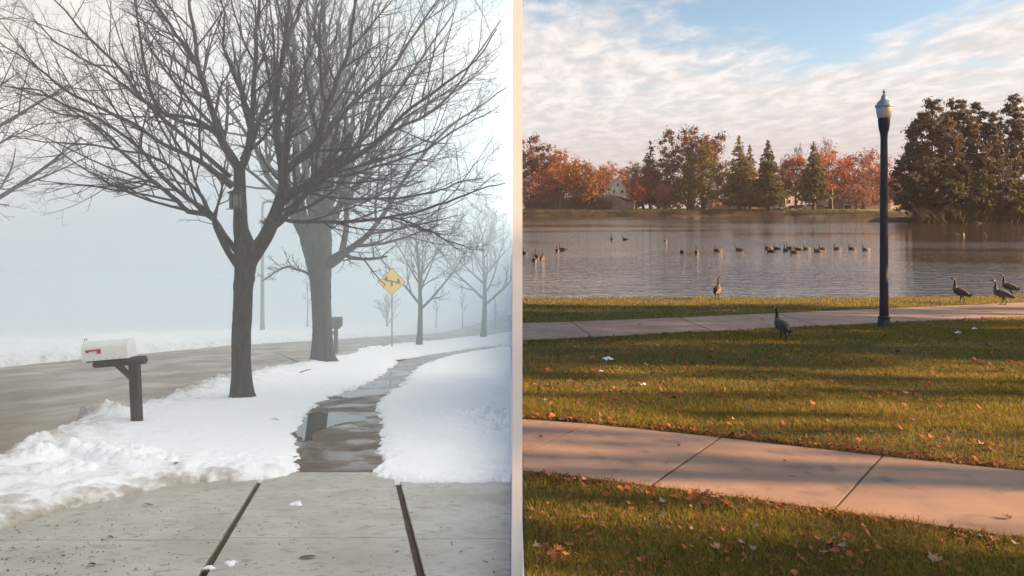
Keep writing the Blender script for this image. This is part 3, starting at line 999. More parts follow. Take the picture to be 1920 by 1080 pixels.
# bird feeder fixed to the near trunk
c = AT(441, 375, Zn - 0.24)
bf = empty('bird_feeder', tuple(c - np.array([0, 0, 0.19])), 0.15, 'small mossy wooden bird feeder hung on the near tree trunk', 'bird feeder')
s_ = 0.0100
MB().box(-0.10, 0.10, -0.075, 0.085, 0.02, 0.32, bev=0.006).obj('body', M['feeder'], bf)
MB().extrude([(-0.14, 0.32), (0.14, 0.32), (0.12, 0.345), (0.0, 0.395), (-0.12, 0.345)], -0.12, 0.10).obj('roof', M['feeder_dark'], bf)
MB().box(-0.15, 0.12, -0.12, 0.085, 0.0, 0.018, bev=0.004).obj('base', M['feeder_dark'], bf)
MB().box(-0.022, 0.075, -0.083, -0.0755, 0.07, 0.29).obj('panel', mat('feeder_panel', (0.22, 0.21, 0.13), (0.15, 0.14, 0.08), 18, 0.9), bf)
MB().box(-0.045, -0.028, -0.090, -0.0755, 0.02, 0.32).obj('slat', M['feeder_dark'], bf)
MB().box(0.08, 0.097, -0.090, -0.0755, 0.02, 0.32).obj('slat', M['feeder_dark'], bf)

# --- rear tree
root, Zr = left_root('bare_tree', 605, 681, 'stout bare tree with many upright limbs standing beside the brown mailbox', group='bare trees along the street')
trunk = [(606, 686, 54, 0), (605, 660, 42, 0), (604, 620, 36, 0), (602, 570, 36, 0), (600, 520, 40, 0), (596, 480, 50, 0), (592, 450, 58, 0), (590, 425, 52, 0), (590, 405, 36, 0)]
limbs = [
    [(578, 440, 25, 0), (566, 400, 21, 0.2), (558, 340, 17, 0.5), (553, 250, 13, 0.9), (549, 130, 12, 1.3), (546, 10, 9, 1.6), (544, -120, 4, 2.0)],
    [(602, 440, 28, 0), (612, 390, 24, -0.3), (614, 310, 20, -0.7), (612, 210, 15, -1.1), (604, 110, 11, -1.5), (600, 0, 8, -1.9), (598, -120, 5, -2.2)],
    [(590, 430, 22, 0.3), (592, 360, 18, 0.8), (590, 270, 15, 1.5), (582, 160, 12, 2.2), (575, 50, 9, 2.8), (570, -80, 4, 3.3)],
    [(574, 450, 18, 0), (552, 408, 16, -0.4), (530, 365, 14, -0.8), (505, 335, 12, -1.2), (480, 290, 9, -1.6), (455, 210, 7, -2.0), (440, 120, 5, -2.3), (430, 20, 3, -2.5)],
    [(545, 390, 12, -0.5), (535, 310, 10, 0), (520, 220, 8, 0.6), (505, 120, 6, 1.1), (498, 0, 4, 1.5)],
    [(612, 430, 18, 0.2), (634, 395, 14, 0.6), (648, 345, 12, 1.0), (655, 270, 10, 1.4), (668, 180, 8, 1.8), (690, 90, 6, 2.2), (705, 0, 4, 2.6)],
    [(608, 500, 22, 0), (630, 485, 22, -0.3), (650, 470, 15, -0.7), (676, 452, 12, -1.1), (705, 422, 10, -1.5), (730, 385, 9, -1.8), (765, 320, 7, -2.2), (830, 255, 5.5, -2.7), (900, 205, 4, -3.2), (948, 165, 2.5, -3.4)],
    [(640, 478, 12, -0.5), (648, 430, 11, -0.2), (652, 370, 9, 0.2), (662, 300, 8, 0.6), (690, 220, 6, 1.0), (720, 120, 5, 1.4), (740, 20, 3, 1.7)],
    [(614, 395, 14, -0.3), (640, 330, 12, 0.2), (650, 250, 10, 0.7), (652, 160, 8, 1.1), (660, 60, 6, 1.4), (668, -40, 3, 1.7)],
    [(640, 340, 8, 0.2), (690, 295, 7, -0.4), (740, 240, 6, -1.0), (800, 200, 4, -1.5), (870, 160, 2.5, -2.0)],
    [(588, 420, 16, -0.3), (575, 330, 13, -0.9), (566, 230, 11, -1.5), (572, 120, 8, -2.0), (585, 10, 6, -2.4), (590, -90, 3, -2.7)],
    [(600, 425, 16, 0.4), (625, 300, 13, 1.2), (634, 190, 10, 1.9), (640, 80, 7, 2.5), (642, -40, 4, 3.0)],
    [(596, 524, 6, -0.3), (566, 508, 5, -0.6), (540, 500, 4, -0.8), (512, 512, 3, -1.0), (490, 524, 2, -1.1)],
    [(600, 410, 12, -0.2), (640, 385, 9, -0.6), (680, 375, 7, -1.0), (730, 355, 5, -1.5), (790, 345, 3, -2.0)],
]
traced_tree(root, Zr, trunk, limbs, M['bark_rear'], lv=(9, 5, 4), twig_r=0.0023, knots=[(0.72, 0.0, 0.25, 0.04), (0.55, 3.0, 0.15, 0.04)])


# --- free-grown bare trees
def grown_tree(root, h, r0, fork, spread, bark, lv=(9, 6, 5, 4), twig_r=0.006, xmax=-0.1, clear=0.25, lean=0.0, up=0.55, leader=0.75, sides=10):
    k = 14
    B = np.array(root.location)
    t = np.linspace(0, 1, k)
    P = np.stack([lean * t * t * h + 0.05 * np.sin(4 * t) * h * 0.2, 0.02 * h * np.sin(3 * t + 1), -0.25 + t * (h * leader + 0.25)], 1)
    R = r0 * (1 - 0.8 * t) * (1 + 0.45 * np.exp(-t * 26))
    V_, Q_ = tube(P[None], R[None], sides)
    new_obj('trunk', np_mesh('trunk', V_, Q_, bark, smooth=True), root)
    Vs, Qs, off = [], [], 0
    S, D, L, rr = [], [], [], []
    for i in range(lv[0]):
        tt = clear + (1 - clear) * (i + rng.random() * 0.5) / lv[0]
        az = i * 2.4 + rng.random() * 0.6
        p = np.array([np.interp(tt, t, P[:, q]) for q in range(3)])
        el = math.radians(spread + 25 * (tt - 0.3) + rng.uniform(-8, 8))
        S.append(p); D.append([math.cos(az) * math.cos(el), math.sin(az) * math.cos(el), math.sin(el)])
        L.append(h * fork * (1.1 - 0.55 * (tt - clear) / (1 - clear)) * rng.uniform(0.85, 1.1)); rr.append(np.interp(tt, t, R) * 0.6)
    P1, R1 = curve(np.array(S), np.array(D), np.array(L), np.array(rr), up, 12, 0.05, 0.25, twig_r)
    for q in range(len(P1)):
        v_, q_ = tube(limit_x(P1[q:q + 1] + B, xmax) - B, R1[q:q + 1], 6)
        new_obj('limb', np_mesh('limb', v_, q_, bark, smooth=True), root)
    cur = (P1, R1)
    for li, m_ in enumerate(lv[1:]):
        cur = spawn(cur[0], cur[1], m_, 0.3, 0.6, 40, 0.3, (7, 5, 4)[min(li, 2)], 0.15, 1.0, 0.6, twig_r * (1.3, 1.1, 1.0)[min(li, 2)], 0.08)
        if xmax is not None:
            ok_ = (cur[0][..., 0] + B[0]).max(1) < xmax
            cur = (cur[0][ok_], cur[1][ok_])
        v_, q_ = tube(cur[0], cur[1], (4, 3, 3)[min(li, 2)])
        Vs.append(v_); Qs.append(q_ + off); off += len(v_)
    tw = new_obj('twigs', np_mesh('twigs', np.concatenate(Vs), np.concatenate(Qs), M['twig'], smooth=True), root)
    tag(tw, kind='stuff')


GB = 'bare trees along the street'
root, Zt = left_root('bare_tree', 785, 649, 'slender bare tree fading into fog just behind the yellow sign', group=GB)
grown_tree(root, 8.6, 0.20, 0.55, 40, M['bark_rear'], (11, 7, 5, 4), 0.010, clear=0.34, sides=12)
root, Zt = left_root('bare_tree', 906, 634, 'bare tree in thick fog nearest the white wall, beyond the sign', group=GB)
grown_tree(root, 12.5, 0.26, 0.50, 38, M['bark_rear'], (13, 7, 5, 4), 0.014, clear=0.30, sides=12)
# tree whose crown hangs in from the edge, across the road
x, y = (-20.2, 24.0)
root = empty('bare_tree', (x, y, float(zl(y)) + 0.5), 0.4, 'bare crown drooping into view from outside the picture, across the road', 'tree', GB)
grown_tree(root, 11.5, 0.32, 0.62, 22, M['bark_rear'], (15, 7, 6, 4), 0.0065, clear=0.36, up=0.15)


def far_spot(px, Z, up_):
    x = (px - 960) / F * Z
    return x, Z, float(zl(Z)) + up_


GF = 'small far trees in the fog'
for px, Z, up_, h, fk, sp, lab in [(575, 88, 0.75, 8.2, 0.16, 60, 'thin young tree on the far bank between pole and stout tree'),
                                   (725, 86, 0.75, 4.6, 0.62, 58, 'small round bare tree in fog just left of the yellow sign'),
                                   (817, 96, 0.8, 5.5, 0.18, 60, 'very faint sapling in fog right behind the slender tree'),
                                   (867, 98, 0.8, 5.5, 0.2, 60, 'very faint sapling in fog between the two slender street trees'),
                                   (928, 104, 0.8, 4.0, 0.2, 60, 'faintest sapling in fog closest to the white wall')]:
    root = empty('young_tree', far_spot(px, Z, up_), 0, lab, 'tree', GF)
    grown_tree(root, h, 0.07 if fk < 0.3 else 0.11, fk, sp, M['bark_rear'], (9, 5, 4), 0.016, clear=0.3 if fk < 0.3 else 0.14, leader=0.95 if fk < 0.3 else 0.5, sides=6)

# ------------------------------------------------------------------ street furniture (left)
# curved-arm street light across the road
x, y, z = far_spot(492, 60, 0.62)
sl_ = empty('street_light', (x, y, z), 0, 'grey street light pole with curved arm across the road, in fog', 'street light')
s = 60 / F
H = 247 * s
MB().lathe([(0.19, -0.3), (0.19, 0.5), (0.17, 0.55), (0.10, H - 0.75)], 14).obj('pole', M['steel'], sl_, smooth=True, angle=40)
MB().tube([(0, 0, H - 0.8), (0.02, 0, H - 0.4), (0.16, 0, H - 0.12), (0.45, 0, H), (1.6, 0, H + 0.1), (2.0, 0, H + 0.1)], [0.10, 0.10, 0.09, 0.08, 0.06, 0.05], 10).obj('arm', M['steel'], sl_, smooth=True)
MB().box(1.9, 2.6, -0.14, 0.14, H + 0.02, H + 0.16, bev=0.03).obj('lamp_head', M['steel'], sl_)

# yellow diamond sign with children on a seesaw
x, y = PL(735, 654)
zg = float(zl(y))
sg = empty('playground_sign', (x, y, zg), 0, 'yellow diamond playground sign with black seesaw on thin post', 'sign')
s = y / F
zc_ = (654 - 528.5) * s
MB().box(-0.035, 0.035, -0.02, 0.02, -0.4, zc_ + 24 * s, bev=0.006).obj('post', M['steel'], sg)
hd = 26 * s
MB().extrude([(0, zc_ - hd), (hd, zc_), (0, zc_ + hd), (-hd, zc_)], -0.038, -0.026).obj('plate', M['dark_metal'], sg)
hd2 = hd - 0.035
plate = MB().extrude([(0, zc_ - hd2), (hd2, zc_), (0, zc_ + hd2), (-hd2, zc_)], -0.044, -0.0385).obj('sheeting', M['yellow'], sg)
sy = MB()
q = lambda X_, Z_: ((X_ - 662) / 4.908 * s, (240 - Z_) / 4.908 * s + zc_)          # zoom pixels to sign metres


def stroke(a, b_, w):
    a = np.array(q(*a)); b_ = np.array(q(*b_)); t_ = (b_ - a) / np.linalg.norm(b_ - a); nn_ = np.array([-t_[1], t_[0]]) * w * 1.35 * s / 4.908 / 2
    sy.extrude([tuple(a - nn_), tuple(b_ - nn_), tuple(b_ + nn_), tuple(a + nn_)], -0.049, -0.0445)


def dot(c_, r):
    c_ = np.array(q(*c_)); r = r * 1.2 * s / 4.908
    sy.extrude([(c_[0] + r * math.cos(a), c_[1] + r * math.sin(a)) for a in np.linspace(0, 2 * math.pi, 13)[:-1]], -0.049, -0.0445)


stroke((588, 218), (738, 252), 8)                       # plank
stroke((652, 274), (670, 274), 10); stroke((661, 240), (661, 272), 13)   # support
dot((612, 199), 9); stroke((607, 205), (600, 226), 15); stroke((604, 208), (628, 226), 7); stroke((602, 224), (584, 216), 7); stroke((610, 226), (622, 240), 6)
dot((722, 220), 9); stroke((722, 226), (728, 246), 15); stroke((722, 230), (698, 242), 7); stroke((728, 246), (742, 252), 7); stroke((714, 250), (706, 258), 6)
sy.obj('seesaw_symbol', M['black'], plate)


# mailboxes
def mailbox_shell(L, w, h, n=10):
    """domed tunnel along x"""
    pr = [(-w / 2, 0), (w / 2, 0), (w / 2, h - w / 2)]
    pr = [(-w / 2, 0.0), (w / 2, 0.0)] + [(w / 2 * math.cos(a), h - w / 2 + w / 2 * math.sin(a)) for a in np.linspace(0, math.pi, n)]
    V = [(-L / 2, a, b_) for a, b_ in pr] + [(L / 2, a, b_) for a, b_ in pr]
    k = len(pr)
    Fs = [(i, (i + 1) % k, (i + 1) % k + k, i + k) for i in range(k)] + [tuple(range(k))[::-1], tuple(range(k, 2 * k))]
    return V, Fs


x, y = PL(257.5, 801)
s = y / F
mp = empty('mailbox_post', (x, y, float(zl(y))), 0, 'dark brown wooden post and beam carrying the white mailbox', 'post')
hb = 118 * s
MB().box(-0.062, 0.062, -0.062, 0.062, -0.35, hb, bev=0.006).obj('post', M['post_wood'], mp).rotation_euler = (0, math.radians(-2.6), 0)
tilt = math.radians(-5.6)
bm = MB()
R_ = 0.062
bx = -78 * s
bm.tube([(bx - 0.005, 0, 0), (bx + 0.012, 0, 0), (0.17, 0, 0), (0.187, 0, 0)], [0.046, R_, R_, 0.046], 14)
bm.obj('beam', M['post_wood'], mp, smooth=True, angle=35, loc=(-0.045, 0, hb + 0.055), rot=(0, tilt, math.radians(-4)))
MB().tube([(-0.31, 0, hb + 0.01), (-0.02, 0, hb - 0.26)], [0.05, 0.05], 4).obj('brace', M['post_wood'], mp)
mx_ = empty('mailbox', (x - 0.045, y, float(zl(y)) + hb + 0.055), 0, 'white domed mailbox with red flag on a dark wooden post', 'mailbox')
mx_.rotation_euler = (0, tilt, math.radians(-4))
Lm = 86 * s
V, Fs = mailbox_shell(Lm, 0.22, 0.275)
sh = MB().add(V, Fs).obj('shell', M['mail_white'], mx_, smooth=True, angle=40, loc=(bx + Lm / 2 - 0.10, 0, R_ + 0.002))
V, Fs = mailbox_shell(0.014, 0.236, 0.286)
MB().add(V, Fs).obj('rear_rim', M['mail_white'], sh, smooth=True, angle=40, loc=(Lm / 2 + 0.004, 0, -0.004))
V, Fs = mailbox_shell(0.014, 0.236, 0.286)
dr_ = MB().add(V, Fs).obj('door', M['mail_white'], sh, smooth=True, angle=40, loc=(-Lm / 2 - 0.006, 0, -0.004))
MB().tube([(-0.01, 0, 0.28), (-0.025, 0, 0.315), (0.012, 0, 0.325), (0.02, 0, 0.30)], [0.006] * 4, 6).obj('latch', M['dark_metal'], dr_)
MB().box(-0.03, 0.03, -0.04, 0.04, -0.035, -0.008, bev=0.005).obj('hinge_block', M['dark_metal'], sh, loc=(-Lm / 2 + 0.035, 0, 0))
fl = MB()
fl.extrude([(-0.115, 0.15), (0.115, 0.157), (0.118, 0.085), (0.06, 0.085), (0.058, 0.128), (-0.07, 0.123), (-0.08, 0.108), (-0.105, 0.108), (-0.118, 0.125)], -0.122, -0.112)
fl.obj('flag', M['red'], sh, loc=(-Lm / 2 + 0.17, 0, 0.015))
for i in range(5):
    MB().lathe([(0.006, 0), (0.006, 0.006)], 8).obj('screw', M['dark_metal'], sh, loc=(-Lm / 2 + 0.17 + i * 0.1, -0.112, 0.018), rot=(math.radians(90), 0, 0))

x, y = PL(630, 661)
s = y / F
m2 = empty('mailbox_post', (x, y, float(zl(y))), 0, 'grey brown bracketed post of the brown mailbox behind the stout tree', 'post')
MB().box(-0.085, 0.085, -0.085, 0.085, -0.3, 49 * s * 0.95, bev=0.01).obj('post', M['mail_brown'], m2)
MB().box(-0.42, 0.20, -0.10, 0.10, 45 * s, 45 * s + 0.11, bev=0.01).obj('beam', M['mail_brown'], m2)
MB().tube([(-0.36, 0, 45 * s), (-0.04, 0, 33 * s)], [0.06, 0.06], 4).obj('brace', M['mail_brown'], m2)
b2 = empty('mailbox', (x - 0.06, y, float(zl(y)) + 45 * s + 0.112), 0, 'brown mailbox with yellow mark peeking from behind the stout tree', 'mailbox')
V, Fs = mailbox_shell(0.66, 0.34, 0.46)
sh = MB().add(V, Fs).obj('shell', M['mail_brown'], b2, smooth=True, angle=40)
V, Fs = mailbox_shell(0.03, 0.37, 0.49)
MB().add(V, Fs).obj('rim', M['mail_brown'], sh, smooth=True, angle=40, loc=(0.33, 0, -0.01))
MB().box(-0.26, -0.16, -0.178, -0.172, 0.16, 0.28).obj('mark', M['yellow'], sh)

# fallen branch on the snow by the stout tree, and odd leaves on driveway and snow
def snow_top(x, y, add=0.0):
    return float(zl(y)) + add


x0, y0 = PL(585, 697)
br = empty('fallen_branch', (x0, y0, snow_top(x0, y0, 0.16)), 0, 'thin broken branch lying on snow in front of the stout tree', 'branch')
mb = MB()
pts = lambda seq: [tuple(np.array([*PL(a, b_), snow_top(0, PL(a, b_)[1], 0.10 + 0.05 * math.sin(a))]) - np.array(br.location)) for a, b_ in seq]
mb.tube(pts([(514, 664), (530, 672), (550, 680), (572, 687), (588, 690)]), [0.008, 0.012, 0.016, 0.02, 0.02], 6)
mb.obj('stick', M['twig'], br, smooth=True)
mb = MB()
mb.tube(pts([(588, 690), (582, 697), (575, 700), (562, 706)]), [0.02, 0.02, 0.016, 0.009], 6)
mb.obj('stick', M['twig'], br, smooth=True)
mb = MB(); mb.tube(pts([(550, 678), (556, 684), (568, 688)]), [0.014, 0.012, 0.006], 5); mb.obj('stick', M['twig'], br, smooth=True)


def curled_leaf(L, w, curl, seed):
    r = random.Random(seed)
    V, Fs = [], []
    n = 7
    for i in range(n):
        t = i / (n - 1)
        ww = w * math.sin(math.pi * min(1, t * 0.92 + 0.05)) ** 0.8 * (0.75 + 0.4 * r.random())
        zc = curl * math.sin(math.pi * t) * L + 0.006
        up_ = curl * 0.8 * ww
        x = (t - 0.5) * L
        V += [(x, -ww / 2, zc + up_), (x, 0, zc - up_ * 0.4), (x, ww / 2, zc + up_)]
    for i in range(n - 1):
        for j in range(2):
            a = 3 * i + j
            Fs.append((a, a + 3, a + 4, a + 1))
    return V, Fs


GL = 'dead leaves on the driveway and snow'
DL = [(577, 1047, 38, 'twisted dark leaf lying on the middle driveway slab', 0.0), (275, 949, 26, 'flat tan leaf lying alone on the upper driveway slab', 0.0), (910, 1057, 18, 'small dark leaf on the slab by the wall', 0.0),
      (116, 938, 16, 'black curled leaf at the edge of the dirty snow', 0.03), (160, 937, 18, 'flat dark leaf at the snow edge beside the black curled one', 0.03), (310, 886, 14, 'upright brown leaf stuck in snow near the driveway edge', 0.12), (331, 892, 16, 'grey-green leaf on clean snow near the driveway edge', 0.12),
      (514, 807, 22, 'thin dark twig-like leaf on snow left of the puddle', 0.14), (24, 957, 14, 'dark curved leaf on snow far from the driveway', 0.03), (82, 962, 16, 'hooked dark leaf on thin snow at the driveway edge', 0.02), (22, 1031, 16, 'dark brown leaf where driveway meets the road', 0.0),
      (36, 1001, 12, 'small upright brown leaf near the road end of the driveway', 0.0), (205, 1009, 18, 'flat dark leaf lying on the driveway score line', 0.0), (172, 1061, 22, 'brown leaf among crumbs at the bottom of the driveway', 0.0), (390, 1021, 9, 'tiny leaf beside the long driveway joint', 0.0),
      (110, 1060, 12, 'small dark green leaf low on the driveway', 0.0), (865, 1037, 11, 'pale brown bit of leaf on the slab by the wall', 0.0), (558, 878, 10, 'orange-brown leaf at the snow corner beside wet pavement', 0.03), (700, 722, 12, 'small brown leaf on the damp pavement', 0.0)]
for k, (px, py, wpx, lab, add) in enumerate(DL):
    x, y = PL(px, py)
    L = wpx * y / F * 0.85
    V, Fs = curled_leaf(L, L * random.uniform(0.35, 0.7), random.uniform(0.02, 0.12), k)
    o = MB().add(V, Fs).obj('dead_leaf', M['deadleaf'], None, smooth=True, loc=(x, y, float(zl(y)) + 0.004 + add), rot=(math.atan(-SL), 0, random.uniform(-0.6, 0.6)))
    tag(o, lab, 'leaf', GL)
# specks of bark and grit, too small to count
Vs, Qs, n = [], [], 0
for k in range(420):
    px = random.uniform(-40, 955); py = random.uniform(905, 1090)
    if px < 300 and py < 1010 - px * 0.3:
        pass
    if random.random() < 0.45:
        px = abs(random.gauss(0, 160)); py = random.uniform(940, 1085)
    x, y = PL(px, py)
    x = min(x, -0.05)
    r = random.uniform(0.003, 0.010)
    a = random.uniform(0, 6.28)
    z = float(zl(y)) + 0.003
    e = random.uniform(0.4, 1.0)
    ca, sa = math.cos(a) * r, math.sin(a) * r
    Vs += [(x - ca, y - sa, z), (x - sa * e, y + ca * e, z), (x + ca, y + sa, z), (x + sa * e, y - ca * e, z), (x, y, z + r * 0.6)]
    Qs += [(n, n + 4, n + 1), (n + 1, n + 4, n + 2), (n + 2, n + 4, n + 3), (n + 3, n + 4, n)]
    n += 5
tag(new_obj('grit', np_mesh('grit', np.array(Vs), np.array(Qs)[:, ::-1], M['deadleaf'])), 'dark grit and bark crumbs scattered on the driveway', 'grit', None, 'stuff')
# dropped clots of snow
for px, py, wpx, lab in [(432, 1058, 26, 'small clot of snow on the middle driveway slab'), (392, 1066, 22, 'small clot of snow lying on the long joint'), (556, 946, 26, 'thin clot of snow below the wet pavement')]:
    x, y = PL(px, py)
    L = wpx * y / F
    V, Fs = [], []
    n = 12
    for ring, (rr_, zz_) in enumerate(((1, 0), (0.8, 0.16), (0.4, 0.26))):
        for i in range(n):
            a = 2 * math.pi * i / n
            wv = 1 + 0.25 * math.sin(3 * a + px) + 0.12 * math.sin(5 * a)
            V.append((L * 0.5 * rr_ * wv * math.cos(a) * random.uniform(0.7, 1.2), L * 0.5 * rr_ * wv * math.sin(a) * random.uniform(0.7, 1.2), L * zz_ * random.uniform(0.4, 1.0)))
    for k in range(2):
        for i in range(n):
            j = (i + 1) % n
            Fs.append((k * n + i, k * n + j, k * n + n + j, k * n + n + i))
    Fs.append(tuple(range(2 * n, 3 * n)))
    o = MB().add(V, Fs).obj('snow_clot', M['snow'], None, smooth=True, loc=(x, y, float(zl(y)) + 0.001), rot=(math.atan(-SL), 0, 0))
    tag(o, lab, 'snow clot', 'clots of snow on the driveway', 'thing')

# fog over the street
mb = MB(); mb.box(-152, -0.004, 4.6, 228, -26, 27)
hz, gg, b = base_mat('fog_air')
hz.node_tree.nodes.remove(b)
pv = gg.n('ShaderNodeVolumePrincipled')
pv.inputs['Color'].default_value = (0.86, 0.955, 1.0, 1)
pv.inputs['Density'].default_value = 0.0102
pv.inputs['Anisotropy'].default_value = 0.0
gg.put(hz.node_tree.nodes['Material Output'].inputs['Volume'], pv.outputs[0])
tag(mb.obj('haze', hz), 'pale fog filling the snowy street', 'fog', None, 'stuff')

# ================================================================== RIGHT: park by the lake
def shore_y(x):
    return np.interp(x, [-1, 0, 6.5, 11.5, 14.2, 16.5, 18.6, 40], [24.3, 24.3, 24.3, 24.3, 24.6, 25.4, 26.2, 33])


def zr(y, x=None):
    y = np.asarray(y, float)
    return -SR * y


def zlawn(X, Y):
    sh = shore_y(X)
    z = -SR * Y + 0.02 * (fbm(X * 0.7 + 3, Y * 0.7, 3) - 0.5) + 0.012 * (fbm(X * 5, Y * 5, 2) - 0.5)
    t = np.clip(Y - (sh - 0.5), 0, None)
    z = np.minimum(z, -SR * np.minimum(Y, sh) + 0.04 - 0.22 * t - 0.12 * t * t)
    return np.maximum(z, -3.0)


# walks as polygons (x, y)
up_px = [(940, 783), (980, 787), (1100, 795), (1350, 822), (1655, 857), (1920, 885), (2300, 920), (2800, 960)]
lo_px = [(940, 880), (980, 885), (1080, 897), (1220, 915), (1560, 960), (1920, 1015), (2300, 1072), (2800, 1140)]
U = np.array([PR(*p) for p in up_px]); Lo = np.array([PR(*p) for p in lo_px])
U2 = np.array([PR(*p) for p in [(940, 609), (980, 607), (1210, 598.5), (1440, 588.5), (1680, 578), (1920, 567.5), (2400, 547)]])
L2 = np.array([PR(*p) for p in [(940, 642), (980, 640), (1210, 628.5), (1440, 617), (1680, 605.5), (1920, 595), (2400, 573)]])
for a in (U, Lo, U2, L2):
    a[:, 0] = np.maximum(a[:, 0], 0.06)
walk1 = list(map(tuple, U)) + list(map(tuple, Lo[::-1]))
walk2 = list(map(tuple, U2)) + list(map(tuple, L2[::-1]))

# lawn sheet
xs = np.concatenate([np.linspace(0.06, 24, 150), np.linspace(24.5, 80, 50)])
ysr = np.concatenate([np.linspace(-25, 3, 15), np.linspace(3.1, 27.5, 200), np.linspace(28, 60, 20)])
def zsheet(X, Y):
    z = zlawn(X, Y)
    m_ = np.maximum(sdf(X, Y, walk1), sdf(X, Y, walk2))
    return np.where(m_ > -0.06, z - 0.07, z)
V, Q = grid_mesh(xs, ysr, zsheet)
tag(new_obj('lawn', np_mesh('lawn', V, Q, M['lawn'], smooth=True)), kind='structure')


def cut_walk(name, upl, lol, joints_u, joints_l, material, gap):
    par = empty(name); tag(par, kind='structure')
    for k in range(len(joints_u) - 1):
        c = [joints_l[k], joints_l[k + 1], joints_u[k + 1], joints_u[k]]
        add_slab(par, c, zr, material, gap=gap, bev=0.006, lift=0.012)
    # the joint filler lies under the gaps
    n = len(upl)
    V = [(x, y, -SR * y - 0.015) for x, y in upl] + [(x, y, -SR * y - 0.015) for x, y in lol]
    Fs = [(i + n, i + n + 1, i + 1, i) for i in range(n - 1)]
    MB().add(V, Fs).obj('joint_filler', M['joint'], par)
    return par


def on_line(line, x):
    return (x, float(np.interp(x, line[:, 0], line[:, 1])))


ju_px = [(860, 774), (1105, 796), (1352, 822.3), (1655, 857), (2010, 894), (2440, 932)]
jl_px = [(700, 848), (955, 882), (1220, 915), (1563, 960.5), (1935, 1017), (2380, 1083)]
ju = [PR(*p) for p in ju_px]; jl = [PR(*p) for p in jl_px]
# first slab is cut by the wall
ju[0] = (0.065, PR(980, 787)[1]); jl[0] = (0.065, PR(980, 886)[1] + 0.0); jl[1] = (0.075, PR(980, 886)[1] - 0.002)
ju_full = [(0.065, PR(980, 787)[1])] + ju[1:]
jl_full = [(0.065, PR(980, 850)[1])] + [(0.07, PR(980, 886)[1])] + jl[2:]
par = empty('near_walk'); tag(par, kind='structure')
tri = [(0.065, PR(980, 787)[1]), ju[1], (0.068, PR(980, 854)[1])]


def poly_slab(parent, c, zf, material, gap=0.028, thick=0.12, lift=0.012, bev=0.002):
    c = np.array(c, float)
    cen = c.mean(0)
    n = len(c)
    ins = lambda d: c + (cen - c) / np.linalg.norm(cen - c, axis=1, keepdims=True) * d
    r = []
    for d_, z in ((gap / 2, -thick), (gap / 2, -bev), (gap / 2 + bev, 0)):
        q_ = ins(d_); r.append(np.concatenate([q_, (zf(q_[:, 1]) + z + lift)[:, None]], 1))
    area = 0.5 * np.sum(c[:, 0] * np.roll(c[:, 1], -1) - np.roll(c[:, 0], -1) * c[:, 1])
    V = np.concatenate(r)
    Fs = [tuple(range(2 * n, 3 * n))]
    for k in range(2):
        for i in range(n):
            j = (i + 1) % n
            Fs.append((k * n + i, k * n + j, k * n + n + j, k * n + n + i))
    if area < 0:
        Fs = [f[::-1] for f in Fs]
    return MB().add(V, Fs).obj('concrete_slab', material, parent)


poly_slab(par, tri, zr, M['walk'])
poly_slab(par, [(0.068, PR(980, 853)[1]), ju[1], ju[2], jl[2], PR(1080, 897), (0.068, PR(980, 885.5)[1])], zr, M['walk'])
for k in range(2, len(ju) - 1):
    mu = [on_line(U, x) for x in np.linspace(ju[k][0], ju[k + 1][0], 4)[1:-1]]
    ml = [on_line(Lo, x) for x in np.linspace(jl[k][0], jl[k + 1][0], 4)[1:-1]]
    poly_slab(par, [ju[k]] + mu + [ju[k + 1], jl[k + 1]] + ml[::-1] + [jl[k]], zr, M['walk'])
V = [(x, y, -SR * y + 0.0105) for x, y in U] + [(x, y, -SR * y + 0.0105) for x, y in Lo]
n = len(U)
MB().add(V, [(i + n, i + n + 1, i + 1, i) for i in range(n - 1)]).obj('joint_filler', M['joint'], par)

par2 = empty('far_walk'); tag(par2, kind='structure')
ju2 = [PR(*p) for p in [(980, 607), (1070, 604), (1273, 596), (1455, 588), (1634, 580), (1795, 573), (1960, 566), (2130, 558.7), (2300, 551.3)]]
jl2 = [PR(*p) for p in [(980, 640), (1112, 633.4), (1338, 622.1), (1538, 612.3), (1730, 603.3), (1900, 596), (2080, 587.7), (2260, 579.5), (2390, 573.5)]]
for a in (ju2, jl2):
    a[0] = (0.065, a[0][1])
for k in range(len(ju2) - 1):
    poly_slab(par2, [ju2[k], ju2[k + 1], jl2[k + 1], jl2[k]], zr, M['walk'], gap=0.05)
V = [(x, y, -SR * y + 0.0105) for x, y in U2] + [(x, y, -SR * y + 0.0105) for x, y in L2]
n = len(U2)
MB().add(V, [(i + n, i + n + 1, i + 1, i) for i in range(n - 1)]).obj('joint_filler', M['joint'], par2)

# lake
V = [(0.06, 20, WATER), (600, 20, WATER), (600, 292, WATER), (0.06, 292, WATER)]
tag(MB().add(V, [(0, 1, 2, 3)]).obj('lake', M['lake']), kind='structure')

# far shore
def zfar(X, Y):
    edge = 276 + 2.5 * (fbm(X * 0.08, X * 0 + 3, 3) - 0.5) * 2
    t = Y - edge
    z = -2.4 + 3.0 * sstep(t, -2.0, 3.5) + 0.55 * sstep(t, 3.5, 12) + 0.25 * (fbm(X * 0.15, Y * 0.15, 3) - 0.5) * sstep(t, 0, 4)
    return z + np.clip((Y - 300) / 300, 0, 1) * 0.4


V, Q = grid_mesh(np.linspace(0.06, 520, 320), np.concatenate([np.linspace(268, 292, 36), np.linspace(294, 340, 14), np.linspace(350, 900, 12)]), zfar)
cz = V[Q].mean(1)
mi = np.where((cz[:, 2] < 0.15) & (cz[:, 1] < 285), 1, 0)
tag(new_obj('far_shore', np_mesh('far_shore', V, Q, [M['farlawn'], M['bankrock']], mi, smooth=True)), kind='structure')

